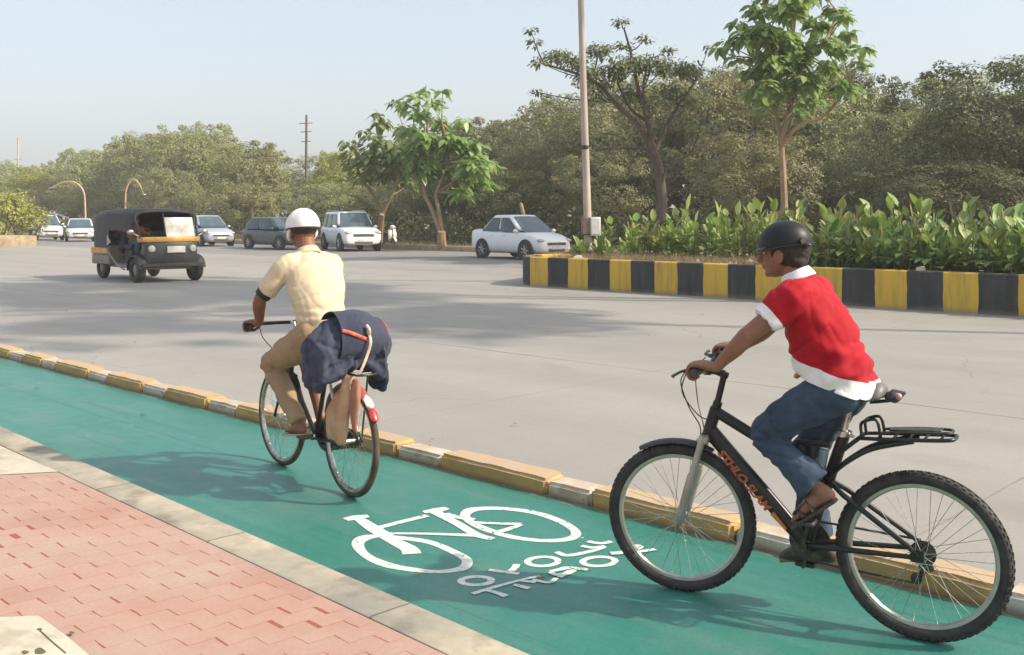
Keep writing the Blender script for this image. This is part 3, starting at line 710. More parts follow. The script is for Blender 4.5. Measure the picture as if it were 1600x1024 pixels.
px_tree('leafy_tree', (1226, 335), 33, [([(1226, 335), (1224, 280), (1220, 215)], .12, .095), ([(1221, 230), (1212, 180), (1195, 150), (1170, 90)], .08, .03), ([(1221, 225), (1232, 180), (1245, 130), (1240, 60), (1235, -40)], .10, .04), ([(1222, 225), (1250, 195), (1290, 180), (1330, 130)], .09, .03), ([(1235, 160), (1210, 100), (1190, 40)], .06, .03), ([(1244, 120), (1285, 70), (1310, 20)], .06, .03)],
        [(1140, 72, 10, 10), (1150, 35, 12, 14), (1180, 15, 22, 34), (1165, 60, 18, 26), (1195, 50, 24, 44), (1230, 15, 24, 44), (1225, 60, 26, 50), (1185, 95, 22, 36), (1170, 115, 14, 18), (1215, 105, 26, 44), (1250, 85, 26, 50), (1275, 35, 22, 34), (1300, 15, 18, 24), (1320, 25, 12, 12), (1325, 50, 10, 10), (1255, 125, 24, 34), (1285, 75, 20, 28), (1295, 100, 18, 24), (1315, 75, 12, 12), (1190, 130, 16, 18), (1240, -20, 24, 40), (1200, -25, 24, 40), (1280, -20, 22, 34), (1150, 90, 9, 8), (1230, 145, 22, 24), (1120, 78, 6, 4), (1335, 100, 18, 18), (1345, 75, 10, 8), (1310, 130, 20, 22), (1335, 140, 14, 12), (1270, 155, 22, 22), (1200, 160, 18, 16), (1175, 145, 12, 10), (1240, 180, 16, 12), (1295, 165, 14, 10)],
        .33, 34, BR1, M_bark_pale, 'tall slender tree with large bright green leaves rising above the wood', 2.5, dY=1.2)
put_tree('thin_sapling', wild_tree(8, 3.6, .7, 12, 40, .14, rc=(.2, .35), base=.6, mat=OL2), at(393, 372, 62) - V((0, 0, .25)), (1, 1, 1), 0, 'thin pale sapling standing alone on the verge behind the dark green car')
# tall roadside trees past the right edge of the view, whose shade stripes the road
for i, (s_, n_, hh) in enumerate(((-3, 20.8, 19.5), (5.2, 21.4, 18.5), (1.5, 24.2, 23))):
    p = W(s_, n_, .6); pr = wild_tree(40 + i, hh, 4.6, 44, 80, .42, rc=(.5, .95), base=.6, mat=OL1, tr=.28)
    put_tree('tall_roadside_tree', pr, p, (1, 1, 1), i, ['tall roadside tree on the planting bed, nearest past the right edge', 'tall roadside tree on the planting bed, with the lowest crown past the right edge', 'tallest roadside tree, on the far side of the planting bed past the right edge'][i], 'tall trees of the planting bed')

# broad-leaved canna plants on the median
CN1 = leaf_mat('canna_light', (.22, .30, .065), (.30, .37, .09), (.40, .43, .14), rough=.5, tr=.35, spec=.5)
CN2 = leaf_mat('canna_deep', (.115, .20, .045), (.21, .295, .07), (.35, .41, .12), rough=.48, tr=.28, spec=.55)
M_straw = leaf_mat('dry_grass', (.30, .23, .12), (.38, .29, .16), (.24, .17, .09), rough=.9, tr=.2)
M_stem = pm('green_stem', (.12, .18, .05), .6)
def canna(seed, h, nst, mat, dry=2, lowleaf=6):
    random.seed(seed); lv = LV(); st = MB()
    for k in range(nst):
        a = random.uniform(0, 6.28); r_ = random.uniform(.03, .33); b = V((cos(a) * r_, sin(a) * r_, 0)); hh = h * random.uniform(.45, 1.05)
        top = b + V((random.uniform(-.12, .12), random.uniform(-.12, .12), hh * .72)); st.tube([b, b.lerp(top, .5) + V((.02, .01, 0)), top], [.016, .013, .008], 6)
        nl = random.randint(5, 8)
        for j in range(nl):
            q = (j + .6) / nl; p = b.lerp(top, q); az = random.uniform(0, 6.28); el = lerp(.15, 1.2, q) + random.uniform(-.3, .25)
            d = V((cos(az) * cos(el), sin(az) * cos(el), sin(el))); L = lerp(.37, .31, q) * random.uniform(.65, 1.25)
            lv.oval(p, d, V((-cos(az) * sin(el), -sin(az) * sin(el), cos(el))), L, L * random.uniform(.42, .6), droop=random.uniform(.05, .55) * (1.2 - q), fold=random.uniform(.15, .5), mi=1 if (dry and j == 0 and random.random() < .18) else 0)
    for k in range(nst // 4 if h > 1 else 0):                                     # dry flower stalks
        a = random.uniform(0, 6.28); b = V((cos(a) * .15, sin(a) * .15, .2)); tp = b + V((random.uniform(-.2, .2), random.uniform(-.2, .2), h * random.uniform(.5, .72)))
        lv.oval(tp - V((0, 0, .22)), (tp - b).normalized(), V((1, 0, 0)), .3, .045, droop=0, fold=.2, mi=1); st.tube([b, tp], [.008, .006], 5)
    for k in range(lowleaf):
        az = random.uniform(0, 6.28); d = V((cos(az), sin(az), random.uniform(.1, .8))).normalized()
        lv.oval(V((cos(az) * .2, sin(az) * .2, random.uniform(.08, .4) * h)), d, V((0, 0, 1)), random.uniform(.28, .42), random.uniform(.14, .22), droop=.5, fold=.2)
    return lv.mesh('leaves', [mat, M_straw], True), st.mesh('stems', M_stem)
cn = [canna(60, 1.55, 7, CN1), canna(61, 1.25, 6, CN1), canna(62, 1.75, 8, CN1), canna(63, 1.3, 9, CN2, lowleaf=14), canna(64, 1.6, 10, CN2, lowleaf=14), canna(65, 1.1, 9, CN2, lowleaf=16), canna(66, .5, 5, CN2, lowleaf=10)]
random.seed(9)
CL = ['light green canna with upright leaves on the median bed', 'short light green canna on the median bed', 'tall yellowish canna with many stems on the median bed',
      'dense dark green canna behind the striped wall', 'tall dark green canna with crowded stems behind the striped wall', 'low spreading dark green canna leaning over the striped wall', 'small round dark green plant on the median tip']
def put_canna(i, s_, n_, sc, z=.58):
    p = W(s_, n_, z); e = empty('canna_plant', p, random.uniform(0, 6.28), CL[i], 'plant', 'light canna plants on the median' if i < 3 else 'dark canna plants on the median'); e.scale = (sc, sc, sc * random.uniform(.92, 1.08))
    link('stems', cn[i][1], e); link('leaves', cn[i][0], e)
s_ = 17.1
while s_ > 10.2:
    fs = .7 + .38 * (1 - sstep(14.9, 16.6, s_))
    put_canna(random.choice((0, 0, 1, 2)), s_, random.uniform(20.9, 21.3), fs * random.uniform(.8, 1.12)); 
    if random.random() < .8: put_canna(random.choice((0, 1, 2)), s_ - .2, random.uniform(21.5, 22.0), fs * random.uniform(.9, 1.15))
    s_ -= random.uniform(.4, .72)
s_ = 10.3
while s_ > .5:
    put_canna(random.choice((3, 4, 5)), s_, random.uniform(19.05, 19.3), random.uniform(.8, 1.0)); put_canna(random.choice((3, 4, 4)), s_ - .25, random.uniform(19.9, 20.4), random.uniform(.95, 1.2))
    if random.random() < .55: put_canna(random.choice((0, 4, 2)), s_ - .1, random.uniform(20.9, 21.5), random.uniform(.95, 1.15))
    s_ -= random.uniform(.42, .56)
put_canna(6, 16.75, 20.0, 1.25); put_canna(6, 16.3, 20.3, 1.1)
# dry grass along the bed edge
def blades(lv, p, n, h, sp):
    for _ in range(n):
        a, q = random.uniform(0, 6.28), p + V((random.uniform(-sp, sp), random.uniform(-sp, sp), 0)); hh = h * random.uniform(.5, 1.2)
        d = V((cos(a) * .5, sin(a) * .5, 1)).normalized(); sd = V((-sin(a), cos(a), 0)) * .006; i = len(lv.v)
        lv.v += [q - sd, q + sd, q + d * hh + V((cos(a), sin(a), -.3)) * hh * .3]; lv.f.append((i, i + 1, i + 2))
lv = LV(); random.seed(3)
for i in range(520):
    s_ = random.uniform(10.4, 17.0); n = random.uniform(18.75, 20.6)
    blades(lv, W(s_, n, .60), 16, .3, .13)
link('dry_grass', lv.mesh('dry_grass', M_straw), None, kind='stuff', label='dry straw grass on the median bed behind the striped wall', cat='grass')
lv = LV()
for i in range(1500):
    k = random.uniform(-.55, .3); n = random.uniform(31.5, 36); Y = n / (Nv.y + Nv.x * k); blades(lv, V((k * Y, Y, .27)), 7, .35, .3)
link('verge_grass', lv.mesh('verge_grass', M_straw), None, kind='stuff', label='dry yellow grass along the far verge', cat='grass')
# pale stones in the bed
M_stone = pm('pale_stone', (.62, .55, .47), .8, col2=(.45, .36, .28), scale=9, bump=.4)
random.seed(4)
for i, (px, py, r_, lb) in enumerate(((903, 394, .13, 'pale rough stone at the tip of the median bed beside the small round plant'), (912, 391, .09, 'small pale stone at the tip of the median bed'), (1090, 393, .085, 'tall narrow white stone standing in dry grass behind striped wall'), (1127, 394, .085, 'small round white stone left of a flat one in the median bed'), (1143, 394, .12, 'flat white stone in the median bed'), (1172, 396, .13, 'pointed pinkish white stone beside the helmet in the median bed'), (1439, 404, .09, 'pinkish stone low under dark leaves above the striped wall'))):
    Y = 24.9 if px < 1000 else (22.3 if px < 1200 else 18.75); p = at(px, py, Y); mb = MB(); bmesh.ops.create_icosphere(mb.bm, subdivisions=3, radius=1)
    sx_ = (.55, .5, 1.25) if i == 2 else ((1.5, .7, .6) if i == 4 else (1, .8, .8))
    for v in mb.bm.verts: v.co = V((v.co.x * sx_[0], v.co.y * sx_[1], v.co.z * sx_[2])) * r_ * (1 + .3 * noise.noise(v.co * 1.7 + V((i * 3, 0, 0))))
    mb.build('stone', M_stone, None, label=lb, cat='stone', loc=(p.x, p.y, .60 + r_ * sx_[2] * .75 if i != 6 else .74))
# bushes in the far planter
random.seed(12)
for i, (px, py, sc, kd) in enumerate(((4, 372, .5, 2), (26, 372, .46, 2), (50, 372, .36, 2), (-25, 372, .5, 2))):
    Y = 59 + i * .6; p = at(px, py, Y); p.z = .55
    put_tree('planter_bush', wild_tree(70 + i, 3.2, 1.1, 40, 60, .16, rc=(.25, .42), base=.05, mat=OL3), p, (.85, .85, (.82, .8, .55, .8)[i]), i, ['yellowish green bush at the left edge on the tan planter', 'tall yellowish bush in the middle of the tan planter', 'low bush at the right end of the tan planter', 'yellowish bush past the left frame edge on the tan planter'][i], 'bushes on the tan planter', 'bush')
# ------------------------------------------------------------------ bicycles
M_rub = pm('tyre_rubber', (.018, .017, .016), .75, col2=(.05, .045, .04), scale=14, bump=.3, bscale=120)
M_rubd = pm('dusty_tyre_rubber', (.035, .025, .02), .8, col2=(.10, .065, .045), scale=7, bump=.3, bscale=120)
M_blk = pm('black_paint', (.012, .012, .013), .32, col2=(.022, .02, .018), scale=5, spec=.4)
M_plast = pm('black_plastic', (.02, .02, .021), .5, col2=(.04, .038, .036), scale=9)
M_chr = pm('worn_chrome', (.62, .61, .58), .28, metal=1, col2=(.40, .36, .31), scale=20)
M_alu = pm('brushed_alloy', (.55, .53, .50), .42, metal=1, col2=(.42, .40, .37), scale=15)
M_steel = pm('greasy_steel', (.10, .095, .09), .45, metal=.8, col2=(.05, .04, .03), scale=30)
M_silv = pm('silver_fork_paint', (.42, .40, .37), .35, metal=.5, col2=(.30, .28, .25), scale=9)
M_redref = pm('red_reflector', (.55, .03, .025), .25, col2=(.40, .02, .02), scale=40, coat=.5)
M_dull = pm('faded_reflector', (.36, .10, .07), .3, col2=(.5, .4, .36), scale=35)
M_amber = pm('amber_plastic', (.65, .2, .05), .3)
M_saddle = pm('grey_saddle', (.17, .165, .16), .5, col2=(.10, .10, .10), scale=12, bump=.3)
M_orange = pm('orange_lettering', (.50, .10, .025), .45, col2=(.32, .09, .03), scale=40)
M_white = pm('white_paint', (.78, .76, .72), .4, col2=(.66, .63, .58), scale=6)
def frame_of(F, Rr):
    f = lambda p: V(((p[0] - 800) / F_ * F_ * H / (p[1] - HZ), F_ * H / (p[1] - HZ), 0))
    a, b = f(F), f(Rr); return b, math.atan2((a - b).y, (a - b).x), (a - b).length
def knobs(mb, r, rows, n, size):
    for y, tilt, rr in rows:
        for k in range(n):
            a = 2 * PI * (k + (.5 if y == 0 else 0)) / n
            m = Matrix.Rotation(-a, 3, 'Y') @ Matrix.Rotation(tilt, 3, 'X')
            c = Matrix.Rotation(-a, 3, 'Y') @ V((0, y, rr)); mb.box(c, size, m)
def make_wheel(root, mat4, r, tr, knobby, nsp, tyre_m, rim_m, hub_y=.05, rim_w=.013, rim_h=.011, cog=False):
    m = MB(); m.lathe([(.006, -hub_y - .02), (.007, -hub_y), (.022, -hub_y), (.022, -hub_y + .006), (.014, -hub_y + .012), (.014, hub_y - .012), (.022, hub_y - .006), (.022, hub_y), (.007, hub_y), (.006, hub_y + .02)], (0, 0, 0), 'y', 14)
    ri = r - tr * 2 + .002
    for k in range(nsp):
        sd = 1 if k % 2 else -1; a = 2 * PI * k / nsp; tw = (.9 if (k // 2) % 2 else -.9)
        m.tube([V((.021 * cos(a + tw), sd * (hub_y - .004), .021 * sin(a + tw))), V((ri * cos(a), sd * .003, ri * sin(a)))], .0012, 4)
    wh = m.build('wheel', M_chr, root); wh.matrix_local = mat4
    m = MB(); m.torus((0, 0, 0), r - tr, tr, 'y', 72, 12, 1.0)
    if knobby: knobs(m, r, [(0, 0, r - .001), (.013, -.55, r - .005), (-.013, .55, r - .005), (.022, -1.0, r - .013), (-.022, 1.0, r - .013)], 68, (.015, .009, .009))
    m.build('tyre', tyre_m, wh)
    m = MB(); R0 = ri; m.lathe([(R0 + .006, -rim_w), (R0 - rim_h, -rim_w * .8), (R0 - rim_h - .006, 0), (R0 - rim_h, rim_w * .8), (R0 + .006, rim_w), (R0 + .002, 0)], (0, 0, 0), 'y', 72, closed=True)
    m.build('rim', rim_m, wh); return wh
def pedal(root, c, m=None):
    mb = MB(); c = V(c); mb.box(c, (.085, .075, .02), bev=.005); mb.tube([c, c - V((0, math.copysign(.06, c.y), 0))], .008, 8)
    return mb.build('pedal', m or M_plast, root)

# --- the black mountain bicycle
bp0, ba, bwb = frame_of((1065, 925), (1440, 1001))
BIKE = empty('bicycle', (bp0.x, bp0.y, .004), ba, 'black mountain bicycle with knobbly tyres and rear rack under the rider in red', 'bicycle')
rB = .337; hb, ht = V((.900, 0, .726)), V((.862, 0, .847)); axd = (ht - hb).normalized()
ST = Matrix.Translation(ht) @ Matrix.Rotation(R(8), 4, axd) @ Matrix.Translation(-ht)
def steered(mb): bmesh.ops.transform(mb.bm, matrix=ST, verts=mb.bm.verts); return mb
make_wheel(BIKE, ST @ Matrix.Translation((1.030, 0, rB)), rB, .026, True, 36, M_rub, M_alu)
make_wheel(BIKE, Matrix.Translation((0.0, 0, rB)) @ Matrix.Rotation(.05, 4, 'Y'), rB, .026, True, 36, M_rub, M_alu)
m = MB()
m.tube([hb, ht], .027, 14); m.tube([hb + axd * .02, V((.66, 0, .51)), V((.461, 0, .309))], [(.024, .037), (.024, .036), (.024, .033)], 14, up=(0, 1, 0))
m.tube([ht - axd * .015, V((.60, 0, .70)), V((.355, 0, .60))], [.025, .023, .02], 12); m.tube([V((.461, 0, .309)), V((.30, 0, .80))], [.026, .024], 14)
m.lathe([(.024, -.038), (.027, -.034), (.027, .034), (.024, .038)], (.461, 0, .309), 'y', 16)
for s in (1, -1):
    m.tube([V((.352, s * .018, .585)), V((.30, s * .045, .55)), V((.04, s * .066, .385)), V((.0, s * .066, .35))], [.012, .012, .011, .009], 8)
    m.tube([V((.45, s * .03, .312)), V((.34, s * .046, .322)), V((.03, s * .066, .345))], [.014, .013, .010], 8)
    m.box((.005, s * .068, .352), (.05, .006, .05), bev=.002)
m.tube([V((.37, -.03, .60)), V((.37, .03, .60))], .011, 8)
m.build('frame', M_blk, BIKE)
# lettering on the down tube, built letter by letter
tx = bpy.data.curves.new('t', 'FONT'); tx.body = 'STHLO SLAM'; tx.size = .052; tx.extrude = .0006; tx.shear = .25; tx.offset = .0022
to = bpy.data.objects.new('t', tx); C.objects.link(to); bpy.context.view_layer.update()
tm = bpy.data.meshes.new_from_object(to.evaluated_get(bpy.context.evaluated_depsgraph_get())); bpy.data.objects.remove(to)
a0, a1 = V((.835, .0255, .665)), V((.575, .0255, .398)); dx = (a1 - a0).normalized(); dz = V((0, 1, 0)).cross(dx); dz = -dz if dz.z < 0 else dz
xs = [v.co.x for v in tm.vertices]; L0 = max(xs) - min(xs)
for v in tm.vertices: q = v.co.copy(); v.co = a0 + dx * ((q.x - min(xs)) / L0 * (a1 - a0).length * .86) + dz * (q.y * .95 - .02) + V((0, q.z + .0006 - abs(q.y * .95 - .02) ** 2 * 8, 0))
tm.materials.append(M_orange); link('lettering', tm, BIKE)
mb = MB(); c0 = a0.lerp(a1, .9); c1 = a0.lerp(a1, 1.13); mb.prism([c0 - dz * .012, c1 - dz * .006, c1 + dz * .006, c0 + dz * .010], (0, .0015, 0)); mb.build('frame_stripe', M_amber, BIKE)
m = MB()                                                           # suspension fork
ax = V((1.030, 0, rB)); cr = hb - axd * .012
m.box(cr + V((.008, 0, -.005)), (.05, .15, .035), Matrix.Rotation(.3, 3, 'Y'), bev=.01, seg=2)
for s in (1, -1):
    top = cr + V((.012, s * .062, -.01)); bot = ax + V((-.008, s * .062, .0)); mid = top.lerp(bot, .45)
    m.tube([top + axd * .03, top, mid], [.015, .016, .0155], 12); m.tube([mid - (bot - top) * .04, mid, bot, bot + (bot - top).normalized() * .02], [.019, .0205, .019, .012], 12)
m.tube([top.lerp(bot, .35) + V((.0, -2 * s * .062 * 0, 0)), top.lerp(bot, .35) + V((0, .124, 0))], .012, 8)
m.tube([ax - V((0, .085, 0)), ax + V((0, .085, 0))], .008, 8)
steered(m).build('fork', M_silv, BIKE)
m = MB(); st = V((.824, 0, 1.0)); m.tube([ht, ht + axd * .03], .021, 12); m.tube([ht, st], .0145, 12); m.tube([st - axd * .012, st + axd * .01], .02, 12)
m.tube([st, V((.86, 0, 1.012)), V((.897, 0, 1.018))], [.018, .016, .02], 10); m.box(V((.897, 0, 1.018)), (.045, .05, .045), bev=.008)
steered(m).build('stem', M_blk, BIKE)
m = MB(); bar = smooth_path([(.885, .31, 1.056), (.893, .2, 1.052), (.9, .12, 1.036), (.9, .04, 1.018), (.9, -.04, 1.018), (.9, -.12, 1.036), (.893, -.2, 1.052), (.885, -.31, 1.056)], 5)
m.tube(bar, .0125, 12); HBAR = steered(m).build('handlebar', M_blk, BIKE)
for s in (1, -1):
    m = MB(); m.tube([V((.884, s * .315, 1.056)), V((.886, s * .312, 1.056)), V((.892, s * .195, 1.0525)), V((.892, s * .19, 1.052))], [.012, .0185, .0175, .012], 14); steered(m).build('grip', M_plast, HBAR)
    m = MB(); m.tube([V((.893, s * .172, 1.05)), V((.925, s * .175, 1.048)), V((.962, s * .23, 1.045)), V((.972, s * .325, 1.043)), V((.966, s * .335, 1.043))], [.012, .010, .006, .0065, .006], 8); m.lathe([(.014, -.012), (.0185, -.01), (.0185, .01), (.014, .012)], (.893, s * .172, 1.051), 'y', 12); steered(m).build('brake_lever', M_steel, HBAR)
m = MB()
for s, q in ((1, .02), (-1, -.02)):
    m.tube(smooth_path([(.95, s * .18, 1.04), (.985, s * .14, .98), (.965, s * .06 + q, .86), (.93, s * .03, .77), (.925, s * .045, .715)], 6), .0028, 6)
m.tube(smooth_path([(.95, .16, 1.04), (.99, .10, .93), (.93, .05, .82), (.875, .035, .80)], 6), .0028, 6)
steered(m).build('brake_cable', M_plast, BIKE)
m = MB()                                                           # brake arms at the fork crown
for s in (1, -1): m.tube([V((.925, s * .05, .64)), V((.94, s * .055, .70)), V((.925, s * .035, .722)), V((.925, 0, .725))], [.009, .008, .006, .006], 8)
steered(m).build('brake', M_steel, BIKE)
def guard(c, r, a0, a1, w, y=0, th=.004, n=18, crown=.012):
    mb = MB(); rings = []
    for i in range(n + 1):
        a = lerp(a0, a1, i / n); e = min(1, 3 * min(i, n - i) / n + .45); rg = []
        prof = [(-w * e, -crown), (-w * .6 * e, -.003), (0, .002), (w * .6 * e, -.003), (w * e, -crown)]
        prof = prof + [(y_, h_ - th) for y_, h_ in prof[::-1]]
        for y_, h_ in prof: rg.append(V(c) + V(((r + h_) * cos(a), y_ + y, (r + h_) * sin(a))))
        rings.append(rg)
    mb.loft(rings); return mb
steered(guard((1.030, 0, rB), rB + .022, R(58), R(116), .034)).build('mudguard', M_plast, BIKE)
m = MB(); m.tube([V((.315, 0, .75)), V((.275, 0, .945))], .0135, 12); m.lathe([(.022, -.014), (.029, -.012), (.029, .012), (.022, .014)], (.303, 0, .795), (V((1, 0, 0)), V((0, 1, 0)), V((-.31, 0, .95))), 16)
m.tube([V((.295, .0, .80)), V((.27, .03, .795)), V((.255, .032, .79))], [.008, .008, .006], 8); m.build('seat_post', M_chr, BIKE)
m = MB(); m.limb([(.395, 0, .965), (.34, 0, .972), (.25, 0, .975), (.165, 0, .985)], [(.016, .016), (.03, .02), (.065, .026), (.078, .034)], 18, 5, up=(0, 1, 0))
for v in m.bm.verts:
    if v.co.z < .96: v.co.z = .96 - (.96 - v.co.z) * .5
    v.co.z -= .5 * max(0, abs(v.co.y) - .045) * 1.2
SAD = m.build('saddle', M_saddle, BIKE)
m = MB()
for s in (1, -1): m.tube(smooth_path([(.36, s * .015, .95), (.30, s * .022, .932), (.24, s * .022, .932), (.17, s * .035, .955)], 4), .0035, 6)
m.build('saddle_rail', M_chr, SAD)
m = MB(); m.tube([V((.20, 0, .935)), V((.14, 0, .945)), V((.105, 0, .955))], [.008, .007, .01], 8); m.limb([(.12, 0, .965), (.10, 0, .97), (.065, 0, .985)], [(.038, .022), (.04, .028), (.012, .006)], 14, 4, up=(0, 1, 0)); BR = m.build('reflector_bracket', M_plast, SAD)
m = MB(); m.ell((.088, .022, .972), (.018, .014, .014)); m.build('reflector', M_dull, BIKE)
m = MB()                                                           # rear rack
for s in (1, -1):
    m.tube(smooth_path([(.235, s * .03, .79), (.21, s * .06, .795), (.0, s * .066, .812), (-.11, s * .055, .822), (-.128, s * .02, .824)], 5), .008, 8)
    m.tube(smooth_path([(.345, s * .03, .63), (.28, s * .05, .69), (.18, s * .055, .755), (.02, s * .062, .805)], 5), .0105, 8)
    m.tube([V((.325, s * .026, .71)), V((.24, s * .045, .785))], .009, 8)
m.tube([V((-.128, -.02, .824)), V((-.128, .02, .824))], .008, 8)
for x in (.16, .1, .04, -.02, -.08): m.tube([V((x, -.062, .80 + (.16 - x) * .09)), V((x, .062, .80 + (.16 - x) * .09))], .005, 6)
m.tube(smooth_path([(.222, .04, .79), (.228, .04, .845), (.205, .04, .865), (.165, .04, .868), (.150, .04, .80)], 4), .0065, 8)
m.tube(smooth_path([(.222, -.04, .79), (.228, -.04, .845), (.205, -.04, .865), (.165, -.04, .868), (.150, -.04, .80)], 4), .0065, 8); m.tube([V((.215, -.04, .86)), V((.215, .04, .86))], .006, 8)
RK = m.build('rear_rack', M_blk, BIKE)
m = MB()                                                           # sprung clamp plate on the rack
m.tube(smooth_path([(.15, .045, .822), (.02, .05, .838), (-.10, .04, .846), (-.115, 0, .846), (-.10, -.04, .846), (.02, -.05, .838), (.15, -.045, .822)], 4), .006, 8); m.box((.02, 0, .842), (.2, .07, .006), Matrix.Rotation(.09, 3, 'Y'), bev=.002); m.build('spring_clamp', M_steel, RK)
m = MB()                                                           # bottle cage
m.tube([V((.50, .0, .737)), V((.36, .0, .742))], .014, 8); m.tube([V((.44, 0, .735)), V((.43, 0, .60)), V((.38, 0, .58))], .013, 8); m.tube([V((.49, .0, .735)), V((.475, 0, .70))], .012, 8); m.build('bottle_cage', M_plast, BIKE)
m = MB(); m.tube([V((.405, 0, .61)), V((.385, 0, .72))], .02, 12); m.build('bottle', pm('dull_bottle', (.25, .36, .36), .2, col2=(.35, .4, .38)), BIKE)
BBc = V((.461, 0, .309)); PL, PR = V((.432, .125, .437)), V((.495, -.125, .185))
m = MB()
for p, s in ((PL, 1), (PR, -1)): m.tube([BBc + V((0, s * .062, 0)), V((p.x, s * .07, p.z))], [(.014, .009), (.011, .008)], 10, up=(0, 1, 0)); m.lathe([(.015, -.01), (.018, 0), (.015, .01)], BBc + V((0, s * .06, 0)), 'y', 14)
m.build('crank', M_steel, BIKE)
m = MB(); n = 36; rings = []
m.lathe([(.05, -.003), (.088, -.003), (.088, .003), (.05, .003)], BBc + V((0, -.05, 0)), 'y', 40, closed=True)
for k in range(5): a = 2 * PI * k / 5; m.tube([BBc + V((0, -.05, 0)), BBc + V((.06 * cos(a), -.05, .06 * sin(a)))], .008, 6)
m.build('chainring', M_steel, BIKE)
m = MB()
for i, (r_, y) in enumerate(((.052, -.030), (.046, -.036), (.039, -.042), (.032, -.048), (.026, -.054))): m.lathe([(.012, -.0015), (r_, -.0015), (r_, .0015), (.012, .0015)], (0, y, rB), 'y', 24, closed=True)
m.build('cassette', M_steel, BIKE)
m = MB(); m.box((.0, -.075, .285), (.055, .02, .075), Matrix.Rotation(.35, 3, 'Y'), bev=.006)
for z, x in ((.27, -.005), (.22, .03)): m.lathe([(.006, -.008), (.024, -.006), (.024, .006), (.006, .008)], (x, -.07, z), 'y', 16)
m.box((.015, -.08, .245), (.018, .012, .09), Matrix.Rotation(-.6, 3, 'Y'), bev=.004)
m.build('derailleur', M_steel, BIKE)
m = MB()
for pts in ([V((.46, -.05, .398)), V((.01, -.048, .386))], [V((.46, -.05, .222)), V((.03, -.066, .2)), V((.0, -.066, .245))]): m.tube(pts, (.004, .007)[::-1] and .005, 6)
m.build('chain', M_steel, BIKE)
pedal(BIKE, PL); pedal(BIKE, PR)

# --- the old roadster under the man in khaki
op0, oa, owb = frame_of((440, 727), (548, 777))
ROAD = empty('bicycle', (op0.x, op0.y, .004), oa, 'old dark roadster bicycle with red tipped rear mudguard under the man in khaki', 'bicycle')
rO = .338
make_wheel(ROAD, Matrix.Translation((1.0, 0, rO)) @ Matrix.Rotation(R(2), 4, 'Z'), rO, .019, False, 36, M_rubd, M_chr, .045, .014, .012)
make_wheel(ROAD, Matrix.Translation((0, 0, rO)), rO, .020, False, 36, M_rubd, M_chr, .05, .014, .012)
m = MB(); hb2, ht2 = V((.865, 0, .62)), V((.81, 0, .845)); BB2 = V((.47, 0, .285)); sc2 = V((.285, 0, .825))
m.tube([hb2, ht2], .019, 12); m.tube([hb2 + V((-.005, 0, .03)), BB2], .0155, 10); m.tube([ht2 - V((0, 0, .03)), sc2], .0145, 10); m.tube([BB2, sc2 + V((-.005, 0, .02))], .0155, 10); m.lathe([(.02, -.035), (.022, 0), (.02, .035)], BB2, 'y', 14)
for s in (1, -1): m.tube([BB2 + V((0, s * .03, 0)), V((.3, s * .045, .295)), V((0, s * .062, rO))], .009, 8)
m.build('frame', M_blk, ROAD)
m = MB()
for s in (1, -1): m.tube([sc2 + V((0, s * .02, 0)), V((.2, s * .045, .70)), V((0, s * .062, rO))], [.011, .011, .009], 8)
m.build('seat_stay', M_white, ROAD)
m = MB()
for s in (1, -1): m.tube(smooth_path([hb2 + V((.01, s * .045, 0)), V((.905, s * .05, .52)), V((1.0, s * .055, rO))], 5), [.013, .012, .012, .012, .011, .010, .010, .009, .009, .008, .008], 10)
m.box(hb2 + V((.01, 0, .0)), (.04, .11, .025), bev=.008); m.build('fork', M_blk, ROAD)
m = MB(); m.tube([ht2, V((.79, 0, .96)), V((.80, 0, .985)), V((.85, 0, .99))], .012, 10); m.build('stem', M_chr, ROAD)
m = MB(); m.tube(smooth_path([(.83, .30, .972), (.885, .28, .975), (.91, .2, .985), (.87, .06, .99), (.85, 0, .99), (.87, -.06, .99), (.91, -.2, .985), (.885, -.28, .975), (.83, -.30, .972)], 5), .0115, 10); HB2 = m.build('handlebar', M_steel, ROAD)
for s in (1, -1):
    m = MB(); m.tube([V((.82, s * .305, .971)), V((.885, s * .28, .975)), V((.905, s * .235, .98))], [.016, .0165, .014], 12); m.build('grip', M_plast, HB2)
    m = MB(); m.tube(smooth_path([(.90, s * .10, .985), (.955, s * .17, .975), (.955, s * .26, .96), (.92, s * .30, .955)], 4), .005, 6); m.build('brake_lever', M_chr, HB2)
m = MB()
for s in (1, -1): m.tube(smooth_path([(.955, s * .18, .97), (.99, s * .14, .88), (.93, s * .07, .78), (.88, s * .02, .68)], 6), .003, 6)
m.build('brake_cable', M_plast, ROAD)
guard((1.0, 0, rO), rO + .018, R(40), R(150), .026).build('mudguard', M_blk, ROAD)
MG = guard((0, 0, rO), rO + .02, R(20), R(152), .03, n=26).build('mudguard', pm('faded_red_mudguard', (.36, .09, .07), .4, col2=(.28, .12, .09)), ROAD)
guard((0, 0, rO), rO + .0235, R(122), R(138), .026, n=8).build('white_band', M_white, MG); guard((0, 0, rO), rO + .0245, R(139), R(152), .027, n=8).build('reflector_strip', M_redref, MG)
m = MB(); m.tube([V((.283, 0, .84)), V((.27, 0, .895))], .012, 10); m.build('seat_post', M_chr, ROAD)
m = MB(); m.limb([(.40, 0, .905), (.33, 0, .912), (.24, 0, .915), (.17, 0, .92)], [(.02, .016), (.04, .022), (.085, .03), (.095, .036)], 16, 4, up=(0, 1, 0)); m.build('saddle', pm('brown_saddle', (.06, .04, .03), .5), ROAD)
m = MB()
